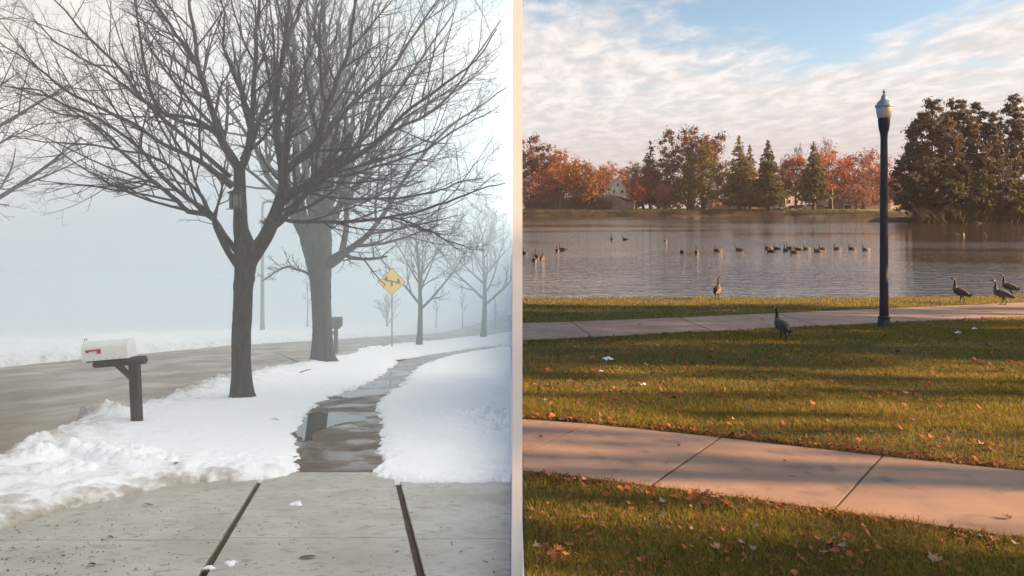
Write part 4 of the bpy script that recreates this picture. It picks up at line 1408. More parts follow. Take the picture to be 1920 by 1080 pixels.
# ------------------------------------------------------------------ grass
def blades(n, z0, z1, a0, a1, hmean, wmul, power=1.0):
    t = rng.random(n)
    Zs = 1 / (1 / z0 + (1 / z1 - 1 / z0) * t ** power)
    X = (a0 + (a1 - a0) * rng.random(n)) * Zs
    ok = (X > 0.075) & (Zs < shore_y(X) - 0.15)
    X, Zs = X[ok], Zs[ok]
    d1 = sdf(X, Zs, walk1); d2 = sdf(X, Zs, walk2)
    ok = (d1 < 0.012 + 0.02 * rng.random(len(X))) & (d2 < 0.02)
    X, Zs = X[ok], Zs[ok]
    n = len(X)
    h = hmean * (0.55 + 0.9 * rng.random(n)) * (0.7 + 0.6 * fbm(X * 2.2, Zs * 2.2, 2))
    w = np.maximum(0.0035, 0.00055 * Zs) * wmul * (0.7 + 0.6 * rng.random(n))
    a = rng.random(n) * 2 * np.pi
    lean = h * (0.2 + 0.7 * rng.random(n)); la = rng.random(n) * 2 * np.pi
    zb = zlawn(X, Zs) - 0.006
    B = np.stack([X, Zs, zb], 1)
    side = np.stack([np.cos(a) * w / 2, np.sin(a) * w / 2, 0 * w], 1)
    ld = np.stack([np.cos(la) * lean, np.sin(la) * lean, 0 * lean], 1)
    mid = B + ld * 0.3 + np.stack([0 * h, 0 * h, h * 0.6], 1)
    tip = B + ld + np.stack([0 * h, 0 * h, h], 1)
    V = np.stack([B - side, B + side, mid - side * 0.7, mid + side * 0.7, tip], 1).reshape(-1, 3)
    i = np.arange(n)[:, None] * 5
    Q = i + np.array([[0, 1, 3, 2]]); T = i + np.array([[2, 3, 4]])
    tint = np.repeat(np.clip(rng.normal(0.45, 0.28, n), 0, 1), 5)
    return V, Q, T, tint


parts = [blades(120000, 3.1, 7.5, 0.0, 0.80, 0.045, 1.0), blades(130000, 6.6, 15, 0.0, 0.78, 0.042, 1.15), blades(75000, 13, 27, 0.0, 0.76, 0.045, 1.25)]
off = 0; Vs, Qs, Ts, tn = [], [], [], []
for V, Q, T, ti in parts:
    Vs.append(V); Qs.append(Q + off); Ts.append(T + off); tn.append(ti); off += len(V)
go = new_obj('grass', np_mesh('grass', np.concatenate(Vs), [np.concatenate(Qs), np.concatenate(Ts)], M['grass'], attrs={'tint': np.concatenate(tn)}))
tag(go, 'mown grass blades covering the park lawn', 'grass', None, 'stuff')

# ------------------------------------------------------------------ lamp post
x, y = PR(1657.5, 612)
s = y / F
lp = empty('park_lamp', (x, y, -SR * y), 0, 'tall black park lamp post with acorn globe beside the far walk', 'street lamp')


def fluted(mb_, prof, n, depth):
    V = []
    for r, z in prof:
        for i in range(n):
            a = 2 * math.pi * i / n
            rr_ = r * (1 - (depth if i % 2 else 0))
            V.append((rr_ * math.cos(a), rr_ * math.sin(a), z))
    Fs = []
    for k in range(len(prof) - 1):
        for i in range(n):
            j = (i + 1) % n
            Fs.append((k * n + i, k * n + j, k * n + n + j, k * n + n + i))
    mb_.add(V, Fs)


MB().lathe([(12.4 * s, -0.1), (12.4 * s, 3 * s), (11.6 * s, 6 * s), (10.2 * s, 13 * s), (10.0 * s, 15 * s), (10.6 * s, 16 * s), (10.6 * s, 18 * s), (9.2 * s, 19 * s), (8.3 * s, 20 * s), (8.3 * s, 23 * s)], 28).obj('base', M['lamp_black'], lp, smooth=True, angle=35)
mb = MB(); fluted(mb, [(7.9 * s, 22 * s), (7.6 * s, 60 * s), (6.8 * s, 250 * s), (6.1 * s, 354 * s)], 32, 0.05)
mb.obj('pole', M['lamp_black'], lp)
MB().lathe([(6.2 * s, 352 * s), (6.3 * s, 356 * s), (7.2 * s, 363 * s), (9.0 * s, 370 * s), (9.8 * s, 378 * s), (10.6 * s, 386 * s), (10.8 * s, 389 * s), (9.8 * s, 390 * s)], 28).obj('capital', M['lamp_black'], lp, smooth=True, angle=40)
MB().lathe([(10.4 * s, 390.3 * s), (11.8 * s, 392 * s), (12.6 * s, 397 * s), (13.6 * s, 407 * s), (14.2 * s, 412 * s)], 28).obj('globe', M['lamp_globe'], lp, smooth=True, angle=40)
cp = MB().lathe([(15.2 * s, 411 * s), (15.7 * s, 413 * s), (15.2 * s, 415 * s), (12.8 * s, 417 * s), (12.4 * s, 419.5 * s), (9.8 * s, 422 * s), (7.6 * s, 424.5 * s), (5.4 * s, 426 * s), (5.2 * s, 429 * s), (4.2 * s, 432.5 * s), (2.6 * s, 434.5 * s), (1.6 * s, 436 * s)], 28).obj('cap', M['lamp_cap'], lp, smooth=True, angle=40)
MB().lathe([(1.8 * s, 435.5 * s), (1.0 * s, 438 * s), (3.2 * s, 439.2 * s), (3.2 * s, 440 * s), (1.0 * s, 441 * s), (0.9 * s, 444.5 * s), (0.3 * s, 445 * s)], 14).obj('finial', M['lamp_black'], cp, smooth=True, angle=40)

# ------------------------------------------------------------------ geese
BLK, BRN, DBR, TAN, WHT = (0.010, 0.009, 0.009), (0.085, 0.060, 0.044), (0.045, 0.033, 0.026), (0.24, 0.185, 0.135), (0.72, 0.70, 0.66)


def goose_mesh(name, head_turn=0.0, neck_lean=0.0, stride=0.0, swim=False, tail_up=0.0, brown=BRN, low_neck=False):
    if swim:
        sp = [(-0.37, 0.315), (-0.31, 0.315), (-0.20, 0.325), (-0.07, 0.335), (0.06, 0.345), (0.14, 0.375), (0.175, 0.44), (0.18, 0.51), (0.175, 0.59), (0.175, 0.665), (0.19, 0.71), (0.225, 0.735)]
    else:
        sp = [(-0.36, 0.225 + tail_up), (-0.29, 0.250 + tail_up * 0.6), (-0.19, 0.295), (-0.06, 0.335), (0.06, 0.370), (0.135, 0.415), (0.165, 0.475), (0.165, 0.55), (0.155, 0.63), (0.155, 0.705), (0.17, 0.75), (0.205, 0.775)]
    rw = [0.030, 0.055, 0.100, 0.135, 0.132, 0.105, 0.066, 0.040, 0.030, 0.028, 0.030, 0.034]
    rh = [0.010, 0.028, 0.085, 0.125, 0.130, 0.112, 0.074, 0.042, 0.031, 0.028, 0.031, 0.035]
    sp = np.array([(a + neck_lean * max(0, b_ - 0.42) * 2, b_) for a, b_ in sp])
    if low_neck:
        k_ = np.clip((sp[:, 1] - 0.44) / 0.26, 0, 1)
        sp = sp + np.stack([0.05 * k_, -0.13 * k_], 1)
    n = 40
    fine = smooth_line(np.column_stack([sp, rw, rh]), n)
    t = np.linspace(0, 1, n)
    tang = np.gradient(fine[:, :2], axis=0); tang /= np.linalg.norm(tang, axis=1, keepdims=True)
    up_ = np.stack([-tang[:, 1], tang[:, 0]], 1)
    m_ = 14
    V, C, Fs = [], [], []
    hx, hz_ = fine[-1, 0], fine[-1, 1]
    for i in range(n):
        cx, cz_, w, h_ = fine[i]
        for j in range(m_):
            a = 2 * math.pi * j / m_
            sx = math.cos(a) * w
            su = math.sin(a) * h_
            p = np.array([cx + up_[i, 0] * su, sx, cz_ + up_[i, 1] * su])
            V.append(p)
            u_ = i / (n - 1)
            topness = math.sin(a)
            if u_ < 0.075: c_ = BLK
            elif u_ < 0.17: c_ = WHT if topness < 0.35 else (BLK if u_ < 0.12 else DBR)
            elif u_ < 0.50: c_ = (brown if topness > -0.45 else TAN) if u_ > 0.24 else (DBR if topness > -0.05 else WHT)
            elif u_ < 0.605: c_ = tuple(0.6 * q_ + 0.4 * brown[k_] for k_, q_ in enumerate(TAN))
            else: c_ = BLK
            if u_ > 0.905 and topness < 0.55 and abs(math.cos(a)) > 0.45 and u_ < 0.975: c_ = WHT
            C.append(c_)
    for i in range(n - 1):
        for j in range(m_):
            k_ = (j + 1) % m_
            Fs.append((i * m_ + j, i * m_ + k_, (i + 1) * m_ + k_, (i + 1) * m_ + j))
    Fs.append(tuple(range(m_))[::-1])
    # head: close the loft with dome and bill
    b0 = (n - 1) * m_
    dirh = np.array([tang[-1, 0], 0, tang[-1, 1]]) * 0.4 + np.array([0.9, 0, -0.12]); dirh /= np.linalg.norm(dirh)
    upv = np.array([-dirh[2], 0, dirh[0]])
    prev = b0
    for rr_, dd_, c_, sw in ((0.030, 0.018, BLK, 1), (0.019, 0.036, BLK, 1), (0.013, 0.052, BLK, 0.9), (0.010, 0.075, BLK, 0.7), (0.006, 0.092, BLK, 0.5)):
        cen = np.array([hx, 0, hz_]) + dirh * dd_ - upv * dd_ * 0.12
        st = len(V)
        for j in range(m_):
            a = 2 * math.pi * j / m_
            V.append(cen + np.array([0, 1, 0]) * math.cos(a) * rr_ + upv * math.sin(a) * rr_ * sw); C.append(c_)
        for j in range(m_):
            k_ = (j + 1) % m_
            Fs.append((prev + j, prev + k_, st + k_, st + j))
        prev = st
    Fs.append(tuple(prev + j for j in range(m_)))
    V = np.array(V)
    if head_turn:                                  # turn head on the neck
        w_ = np.clip((V[:, 2] - 0.66) / 0.06, 0, 1) * (V[:, 0] > 0.1)
        px_, py_ = 0.16 + neck_lean * 0.6, 0.0
        a = head_turn * w_
        X_ = V[:, 0] - px_; Y_ = V[:, 1] - py_
        V[:, 0] = px_ + X_ * np.cos(a) - Y_ * np.sin(a); V[:, 1] = py_ + X_ * np.sin(a) + Y_ * np.cos(a)
    mb_ = MB()
    mb_.v = [tuple(p) for p in V]; mb_.f = Fs; mb_.m = [0] * len(Fs); mb_.c = C
    # folded wings lying along the flanks
    for sd_ in (-1, 1):
        P_ = []; cc = []
        for i in range(9):
            t_ = i / 8
            x_ = 0.11 - 0.46 * t_
            mid = (0.385 - 0.05 * t_ if swim else 0.405 - 0.135 * t_ - 0.02 * t_ * t_)
            hh_ = 0.075 * math.sin(math.pi * min(1, t_ * 0.85 + 0.12)) + 0.004
            ww_ = float(np.interp(x_, fine[:22, 0], fine[:22, 2]))
            yo = sd_ * (max(ww_, 0.03) * 0.93 + 0.012 * math.sin(math.pi * t_))
            for v_ in (-1, -0.4, 0.3, 1):
                P_.append((x_, yo * (1 - 0.22 * max(v_, 0)) , mid + v_ * hh_)); cc.append(tuple(q_ * (1.15 if v_ < 0 else 0.8) for q_ in (brown if t_ < 0.62 else DBR)))
        fs = []
        for i in range(8):
            for j in range(3):
                a_ = i * 4 + j
                fs.append((a_, a_ + 1, a_ + 5, a_ + 4) if sd_ > 0 else (a_ + 4, a_ + 5, a_ + 1, a_))
        b_ = len(mb_.v); mb_.v += P_; mb_.c += cc; mb_.f += [tuple(b_ + q_ for q_ in f) for f in fs]; mb_.m += [0] * len(fs)
    if not swim:
        for sd_ in (-1, 1):
            st = stride * sd_
            pts_ = [(-0.04, sd_ * 0.055, 0.27), (-0.055 + st * 0.4, sd_ * 0.055, 0.165), (-0.075 + st * 0.8, sd_ * 0.05, 0.13), (-0.04 + st, sd_ * 0.05, 0.022)]
            v_, q_ = tube(np.array(pts_)[None], np.array([[0.045, 0.024, 0.012, 0.011]]), 8)
            b_ = len(mb_.v); mb_.v += [tuple(p) for p in v_]; mb_.c += [TAN] * 8 + [DBR] * 8 + [BLK] * 16
            mb_.f += [tuple(b_ + int(r_) for r_ in f) for f in q_]; mb_.m += [0] * len(q_)
            fx = -0.04 + st
            ft = [(fx - 0.035, sd_ * 0.05, 0.006), (fx + 0.02, sd_ * 0.05 - 0.045, 0.004), (fx + 0.085, sd_ * 0.05 - 0.05, 0.003), (fx + 0.095, sd_ * 0.05, 0.004), (fx + 0.085, sd_ * 0.05 + 0.05, 0.003), (fx + 0.02, sd_ * 0.05 + 0.045, 0.004), (fx, sd_ * 0.05, 0.03)]
            b_ = len(mb_.v); mb_.v += ft; mb_.c += [BLK] * 7
            mb_.f += [tuple(b_ + r_ for r_ in f) for f in ((0, 6, 1), (1, 6, 2), (2, 6, 3), (3, 6, 4), (4, 6, 5), (5, 6, 0))]; mb_.m += [0] * 6
    else:
        mb_.v = [(a, b_, c_ - 0.245) for a, b_, c_ in mb_.v]
    return mb_.mesh(name, M['goose'], True)


GG = 'geese walking on the bank and lawn'
for px, py, hpx, rz, kw, lab in [
    (1345, 561, 40, math.radians(62), dict(head_turn=math.radians(-62), stride=0.0), 'goose standing alone at the water edge with its back to us'),
    (1466, 638, 62, math.radians(106), dict(head_turn=math.radians(45), stride=0.05, neck_lean=0.10, tail_up=-0.05), 'goose walking on the lawn below the far walk, close to the lamp post'),
    (1801, 568, 46, math.radians(122), dict(head_turn=math.radians(40), stride=0.045, neck_lean=0.04, tail_up=-0.03), 'goose standing on one spot between the lamp post and the goose pair'),
    (1879, 572, 46, math.radians(140), dict(head_turn=math.radians(30), stride=0.06, neck_lean=0.06, tail_up=-0.03), 'front goose of the pair stepping across the far walk'),
    (1893, 555, 40, math.radians(146), dict(head_turn=math.radians(25), stride=0.03, neck_lean=0.06, tail_up=-0.06), 'rear goose of the pair, behind the one stepping across the walk')]:
    x, y = PR(px, py)
    me = goose_mesh('goose', **kw)
    sc = hpx * y / F / 0.80
    z = float(zlawn(np.array(x), np.array(y)))
    if max(float(sdf(np.array([x]), np.array([y]), walk2)[0]), 0) > 0: z = -SR * y + 0.012
    o = new_obj('goose', me, None, (x, y, z + 0.002), (0, 0, rz), (sc, sc, sc))
    tag(o, lab, 'goose', GG)

sw = goose_mesh('goose_afloat', swim=True)
sw2 = goose_mesh('goose_afloat_turned', swim=True, head_turn=0.5, neck_lean=-0.08)
sw4 = goose_mesh('goose_afloat_low', swim=True, low_neck=True)
sw3 = goose_mesh('goose_resting', swim=True, low_neck=True, brown=(0.33, 0.22, 0.15))
GW = 'geese swimming on the lake'
line_px = [(1279, 474, 95), (1306, 475, 88), (1345, 471, 170), (1386, 470, 175), (1440, 467, 178), (1445, 472.5, 172), (1456, 467.5, 120), (1473, 470.5, 110), (1481, 467, 170), (1489, 474.5, 176), (1496, 469, 165), (1512, 467.5, 172), (1533, 472, 178), (1541, 468, 170), (1569, 467.5, 175), (1597, 467.5, 180), (1623, 469, 176)]
ordn = ['first', 'second', 'third', 'fourth', 'fifth', 'sixth', 'seventh', 'eighth', 'ninth', 'tenth', 'eleventh', 'twelfth', 'thirteenth', 'fourteenth', 'fifteenth', 'sixteenth', 'last']
spots = [(x_, y_, r_, '%s goose, counted from the white wall, in the long line swimming across the lake' % o_, 0) for (x_, y_, r_), o_ in zip(line_px, ordn)]
spots += [(983, 476, 95, 'goose on the lake swimming closest to the white wall', 0), (1002, 490, 92, 'front goose of the three bunched on the lake near the white wall', 0), (1006, 482, 100, 'rear goose of the three bunched on the lake near the white wall', 1), (1017, 486, 84, 'goose on the far end of the three bunched near the white wall', 0),
          (1045, 471, 92, 'goose seen from behind leading a pair with a wake', 0), (1055, 469.5, 172, 'goose facing the white wall in the pair with a wake', 0), (1147, 449.5, 95, 'goose seen from behind in the far pair below the white house', 0), (1172, 450, 160, 'goose seen side-on in the far pair below the white house', 0),
          (1248, 453, 70, 'tan bird floating alone with its neck tucked low', 2), (1721, 415, 175, 'far goose swimming left of its mate by the wooded island', 0), (1732, 414, 10, 'far goose swimming right at the tip of the wooded island', 1),
          (1796, 441, 150, 'tan bird resting on the water, first of two before the island', 2), (1806, 441, 40, 'tan bird resting on the water, second of two before the island', 2), (1847, 441, 90, 'tan bird floating alone before the wooded island', 2)]
for px, py, rz, lab, kind in spots:
    x, y = PW(px, py)
    o = new_obj('goose', (random.choice([sw, sw, sw2, sw4]), sw2, sw3)[kind], None, (x, y, WATER - 0.03), (0, 0, math.radians(rz + random.uniform(-14, 14))))
    sc = 0.92 + 0.14 * random.random()
    o.scale = (sc, sc, sc)
    tag(o, lab, 'goose', GW)

# ------------------------------------------------------------------ leafy trees
def crown_mesh(name, clumps, n_leaf, size, material, squash=1.0, hollow=0.35, lift=0.15):
    """clumps: rows of (x,y,z,r). leaf-sized faces spread through every clump"""
    cl = np.array(clumps, float)
    w = cl[:, 3] ** 2
    idx = rng.choice(len(cl), n_leaf, p=w / w.sum())
    d = unit(rng.normal(size=(n_leaf, 3)))
    rad = cl[idx, 3] * np.clip(np.abs(rng.normal(size=n_leaf)) * 0.75, hollow * 0.5, 2.0)
    C = cl[idx, :3] + d * rad[:, None] * np.array([1, 1, squash])
    s_ = size * (0.5 + rng.random(n_leaf))
    nrm = unit(d + rng.normal(size=(n_leaf, 3)) * 0.8)
    a = unit(np.cross(nrm, rng.normal(size=(n_leaf, 3)))); b_ = np.cross(nrm, a)
    a = a * s_[:, None]; b_ = b_ * s_[:, None] * 0.6
    V = np.stack([C - a, C - 0.15 * a + b_, C + a, C + 0.1 * a - b_], 1).reshape(-1, 3)
    Q = np.arange(n_leaf * 4).reshape(-1, 4)
    tclump = rng.random(len(cl))[idx]
    tint = np.clip(0.25 + 0.35 * tclump + 0.55 * (rng.random(n_leaf) - 0.5), 0, 1)
    return np_mesh(name, V, Q, material, attrs={'tint': np.repeat(tint, 4)})


def limb_mesh(trunk_h, r0, targets, bark, n=7, start=0.35):
    P_, R_ = [], []
    k = 7
    t = np.linspace(0, 1, k)
    base = np.stack([0 * t, 0 * t, -0.4 + t * (trunk_h + 0.4)], 1)
    Vs, Qs, off = [], [], 0
    v_, q_ = tube(base[None], (r0 * (1 - 0.65 * t) * (1 + 0.5 * np.exp(-t * 14)))[None], 9)
    Vs.append(v_); Qs.append(q_); off = len(v_)
    PL_, RL_ = [], []
    for tg in targets:
        z0 = trunk_h * rng.uniform(start, 0.95)
        p0 = np.array([0, 0, z0]); p2 = np.array(tg)
        p1 = p0 * 0.5 + p2 * 0.5 + np.array([0, 0, -0.08 * np.linalg.norm(p2 - p0)])
        PL_.append(smooth_line([p0, p1, p2], k)); RL_.append(r0 * 0.42 * (1 - 0.8 * t))
    if PL_:
        v_, q_ = tube(np.array(PL_), np.array(RL_), 5)
        Vs.append(v_); Qs.append(q_ + off)
    return np_mesh('trunk', np.concatenate(Vs), np.concatenate(Qs), bark, smooth=True)


def round_clumps(h, w, base, n, rmin, rmax, shape='round'):
    out = []
    for i in range(n):
        while True:
            p = rng.uniform(-1, 1, 3)
            if np.dot(p, p) < 1 and np.dot(p, p) > 0.12: break
        z = base + (p[2] * 0.5 + 0.5) * (h - base)
        t_ = (p[2] * 0.5 + 0.5)
        k_ = {'round': 1.0, 'up': 1.15 - 0.7 * t_, 'fan': 0.7 + 0.5 * t_}[shape]
        out.append((p[0] * w / 2 * k_, p[1] * w / 2 * k_, z, rng.uniform(rmin, rmax)))
    return out


FB = mat('far_bark', (0.055, 0.042, 0.034), (0.085, 0.068, 0.055), 1.5, 0.9)
LEAF = {
    'brown': leaf_mat('brown_oak_leaves', (0.052, 0.031, 0.025), (0.165, 0.098, 0.075)),
    'orange': leaf_mat('orange_leaves', (0.18, 0.070, 0.025), (0.42, 0.17, 0.055)),
    'amber': leaf_mat('amber_leaves', (0.085, 0.045, 0.018), (0.34, 0.155, 0.035), (0.09, 0.075, 0.025)),
    'rose': leaf_mat('rose_leaves', (0.20, 0.090, 0.075), (0.36, 0.18, 0.15)),
    'red': leaf_mat('red_leaves', (0.24, 0.055, 0.045), (0.46, 0.13, 0.10), (0.42, 0.17, 0.06)),
    'coral': leaf_mat('coral_leaves', (0.22, 0.085, 0.05), (0.45, 0.19, 0.105)),
    'rust': leaf_mat('rust_leaves', (0.15, 0.070, 0.055), (0.30, 0.155, 0.12)),
    'olive': leaf_mat('olive_leaves', (0.045, 0.055, 0.020), (0.17, 0.15, 0.045), (0.26, 0.17, 0.045)),
    'pine': leaf_mat('conifer_needles', (0.020, 0.028, 0.014), (0.075, 0.085, 0.030)),
    'pinegold': leaf_mat('golden_conifer_needles', (0.040, 0.045, 0.018), (0.15, 0.13, 0.045)),
    'island': leaf_mat('alder_leaves', (0.040, 0.039, 0.031), (0.135, 0.118, 0.088)),
    'islandlow': leaf_mat('island_understorey', (0.034, 0.038, 0.024), (0.12, 0.122, 0.065)),
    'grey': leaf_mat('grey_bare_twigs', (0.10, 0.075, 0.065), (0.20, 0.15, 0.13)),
}


def far_root(name, px, base_y, Z, label, cat, group):
    x = (px - 960) / F * Z
    return empty(name, (x, Z, float(zfar(np.array(x), np.array(Z)))), rng.uniform(0, 6.28), label, cat, group)


GT = 'trees on the far shore'


def leafy(px, top, wpx, Z, kind, label, base_py=382, n=2600, size=0.55, shape='round', nc=26, trunk_py=None, cr=(0.13, 0.24), limbs=7):
    root = far_root('autumn_tree', px, 0, Z, label, 'tree', GT)
    s_ = Z / F
    z0 = root.location.z
    h = EYE - (top - HOR) * s_ - z0
    base = EYE - (base_py - HOR) * s_ - z0
    w = wpx * s_
    rm = (h - base)
    cl = round_clumps(h - cr[0] * w * 0.5, w * 1.06, base + cr[0] * w * 0.4, nc * 3, cr[0] * w * 0.55, cr[1] * w * 0.75, shape)
    new_obj('crown', crown_mesh('crown', cl, int(n * 2.6), size * 0.72, LEAF[kind], 0.85, 0.1), root)
    tg = [c_[:3] for c_ in cl[:limbs]]
    new_obj('trunk', limb_mesh(h * 0.55, 0.024 * w + 0.22, tg, FB), root)
    return root


def spruce(px, top, wpx, Z, kind, label, base_py, n_whorl=20, dens=60, group=GT):
    root = far_root('conifer', px, 0, Z, label, 'tree', group)
    s_ = Z / F
    z0 = root.location.z
    h = EYE - (top - HOR) * s_ - z0
    base = EYE - (base_py - HOR) * s_ - z0
    W = wpx * s_ / 2
    t = np.linspace(0, 1, 9)
    v_, q_ = tube(np.stack([0 * t, 0 * t, -0.4 + t * (h + 0.2)], 1)[None], ((0.02 * W * 4 + 0.12) * (1 - 0.93 * t))[None], 9)
    new_obj('trunk', np_mesh('trunk', v_, q_, FB, smooth=True), root)
    C, A, Bv, tint = [], [], [], []
    n_whorl = int(n_whorl * 1.5)
    for i in range(n_whorl):
        f = (i + rng.random() * 0.9) / n_whorl
        z = base + (h - base) * f
        Rr = W * (1 - f) ** 0.8 * rng.uniform(0.7, 1.12) + 0.25
        nb = max(5, int(9 * (1 - f) + 4))
        for j in range(nb):
            az = rng.random() * 2 * np.pi
            L = Rr * rng.uniform(0.55, 1.05)
            m_ = max(5, int(dens * L / W / 2))
            tt = rng.random(m_) ** 0.7
            droop = -0.18 * L * tt + 0.16 * L * tt * tt
            spread_ = 0.16 * L * (0.3 + tt) * rng.normal(size=m_)
            x_ = np.cos(az) * L * tt - np.sin(az) * spread_; y_ = np.sin(az) * L * tt + np.cos(az) * spread_
            C.append(np.stack([x_, y_, z + droop + rng.normal(size=m_) * 0.35 - 0.2 * np.abs(spread_)], 1))
            dirv = np.stack([np.cos(az) + rng.normal(size=m_) * 0.4, np.sin(az) + rng.normal(size=m_) * 0.4, -0.35 + rng.normal(size=m_) * 0.35], 1)
            sz = 0.95 * rng.uniform(0.5, 1.2, (m_, 1)) * (0.5 + 0.6 * (1 - f))
            dirv = unit(dirv) * sz
            A.append(dirv); Bv.append(unit(np.cross(dirv, rng.normal(size=(m_, 3)))) * sz * 0.5)
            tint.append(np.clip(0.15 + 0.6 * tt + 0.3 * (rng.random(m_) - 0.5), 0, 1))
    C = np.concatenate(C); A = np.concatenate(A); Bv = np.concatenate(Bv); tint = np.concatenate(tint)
    V = np.stack([C - A, C + Bv, C + A, C - Bv], 1).reshape(-1, 3)
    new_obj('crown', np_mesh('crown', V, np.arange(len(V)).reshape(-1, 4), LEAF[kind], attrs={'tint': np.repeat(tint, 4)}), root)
    return root


def bare_far(px, top, wpx, Z, label, seed_up=0.7, tw=0.05):
    root = far_root('bare_tree', px, 0, Z, label, 'tree', GT)
    s_ = Z / F
    h = EYE - (top - HOR) * s_ - root.location.z
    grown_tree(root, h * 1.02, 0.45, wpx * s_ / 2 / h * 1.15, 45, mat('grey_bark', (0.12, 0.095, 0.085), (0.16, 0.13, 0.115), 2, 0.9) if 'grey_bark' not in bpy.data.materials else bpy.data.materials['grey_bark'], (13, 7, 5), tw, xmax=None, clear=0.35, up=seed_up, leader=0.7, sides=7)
    return root


leafy(1000, 250, 78, 310, 'brown', 'big dark brown oak at the end of the shore by the white wall', 372, 3000, 0.6)
leafy(1010, 300, 60, 300, 'brown', 'low brown tree under the big oak by the white wall', 380, 1500, 0.5)
leafy(995, 328, 62, 288, 'rose', 'pale rose-pink tree standing nearest the white wall', 386, 1900, 0.42, 'fan', 22)
leafy(1052, 276, 66, 302, 'orange', 'tall orange tree behind, between oak and amber tree', 360, 2500, 0.5)
leafy(1043, 312, 84, 292, 'orange', 'spreading orange tree with forked dark limbs', 372, 3200, 0.45, nc=34)
leafy(1102, 300, 84, 286, 'amber', 'round amber and brown tree just left of the white house', 380, 3600, 0.45, nc=36, cr=(0.11, 0.19))
leafy(1150, 298, 52, 330, 'rust', 'thin rusty tree behind the white house roof', 372, 1500, 0.5, 'fan')
bare_far(1128, 296, 50, 335, 'leafless grey tree behind the amber tree and the house', tw=0.06)
leafy(1188, 296, 40, 345, 'olive', 'dull green tree far behind the white house', 372, 1300, 0.5)
leafy(1206, 310, 56, 300, 'rust', 'dusky red tree touching the white house roof', 378, 2000, 0.45)
leafy(1193, 338, 34, 284, 'red', 'small bright red tree in front of the white house', 379, 1500, 0.36, nc=18)
spruce(1219, 262, 62, 312, 'pine', 'dark blue-green spruce behind the big brown oak', 378, 16, 50)
leafy(1296, 236, 128, 300, 'brown', 'biggest tree on the shore, a broad brown oak with open crown', 332, 4600, 0.55, 'fan', 34, cr=(0.075, 0.125), limbs=16)
leafy(1246, 285, 74, 297, 'brown', 'brown oak lower crown beside the dark spruce', 384, 3200, 0.5, nc=26)
leafy(1248, 345, 60, 288, 'rust', 'low dusky tree under the broad oak', 388, 1700, 0.45)
leafy(1318, 268, 92, 286, 'olive', 'golden green tree in front of the broad oak', 384, 4800, 0.45, 'up', 40, cr=(0.11, 0.18))
leafy(1290, 318, 66, 284, 'pinegold', 'dull green tree low in front of the broad oak', 386, 2400, 0.45, 'up')
spruce(1386, 254, 84, 290, 'pinegold', 'golden-tinged conifer, first of three along the shore', 380, 24, 75)
spruce(1406, 272, 58, 296, 'pinegold', 'golden conifer half hidden between two darker conifers', 384, 20, 55)
spruce(1440, 263, 78, 281, 'pine', 'darkest spruce on the shore with drooping boughs and bare foot', 382, 24, 80)
spruce(1526, 268, 66, 283, 'pine', 'slim spruce standing before the coral trees', 374, 22, 62)
leafy(1492, 288, 58, 298, 'coral', 'coral-pink tree behind and left of the slim spruce', 372, 2600, 0.48)
leafy(1556, 276, 76, 298, 'coral', 'coral-orange tree behind and right of the slim spruce', 372, 3400, 0.48, nc=32)
leafy(1618, 276, 84, 300, 'rust', 'rust-coloured tree standing left of the lamp post', 380, 4000, 0.46, 'fan', 34)
leafy(1606, 340, 60, 292, 'rust', 'low rusty tree below the larger rust-coloured tree', 388, 1600, 0.42)
leafy(1662, 330, 50, 310, 'rust', 'rusty tree behind the lamp post', 384, 1600, 0.45)
leafy(1700, 318, 70, 300, 'brown', 'brown tree between the lamp post and the wooded island', 388, 2200, 0.5)
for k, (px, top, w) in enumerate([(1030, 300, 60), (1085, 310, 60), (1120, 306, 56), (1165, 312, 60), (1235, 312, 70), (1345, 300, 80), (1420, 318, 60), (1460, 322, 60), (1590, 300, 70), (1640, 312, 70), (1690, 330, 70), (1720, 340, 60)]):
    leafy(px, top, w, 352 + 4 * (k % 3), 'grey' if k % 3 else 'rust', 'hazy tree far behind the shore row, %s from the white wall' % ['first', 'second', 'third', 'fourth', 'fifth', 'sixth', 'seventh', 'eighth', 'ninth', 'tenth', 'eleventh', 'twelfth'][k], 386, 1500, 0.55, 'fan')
bare_far(1494, 252, 70, 318, 'leafless tree rising behind the coral-pink tree')
bare_far(1548, 246, 90, 322, 'tallest leafless tree above the coral-orange tree')
bare_far(1470, 270, 50, 320, 'leafless tree between darkest spruce and coral-pink tree')
bare_far(1650, 285, 40, 325, 'leafless tree right behind the lamp post')
bare_far(1045, 380 - 44, 40, 287, 'low leafless shrubby tree under the orange tree', 0.9, 0.04)

# distant wood closing the view under the crowns
n = 9000
X = rng.uniform(2, 262, n); Y = rng.uniform(362, 378, n)
hh_ = 13 * (0.55 + 0.6 * fbm(X * 0.06, Y * 0 + 2, 3)) * (0.6 + 0.4 * np.sin(X * 0.4))
cw = list(zip(X[:900], Y[:900], rng.random(900) ** 0.7 * np.abs(hh_[:900]) + 0.6, rng.uniform(1.0, 2.2, 900)))
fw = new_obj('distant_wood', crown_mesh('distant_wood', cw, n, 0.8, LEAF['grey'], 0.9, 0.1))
tag(fw, 'hazy mass of distant trees closing the view behind the shore', 'wood', None, 'stuff')

# wooded island
def zis(X, Y):
    dx_ = (X - 118) / 42; dy_ = (Y - 158) / 13
    r = np.sqrt(dx_ ** 2 + dy_ ** 2)
    return -2.2 + 1.75 * sstep(1.08 - r, 0.0, 0.14) + 0.7 * sstep(1 - r, 0, 0.6) + 0.25 * (fbm(X * 0.5, Y * 0.5, 3) - 0.5)


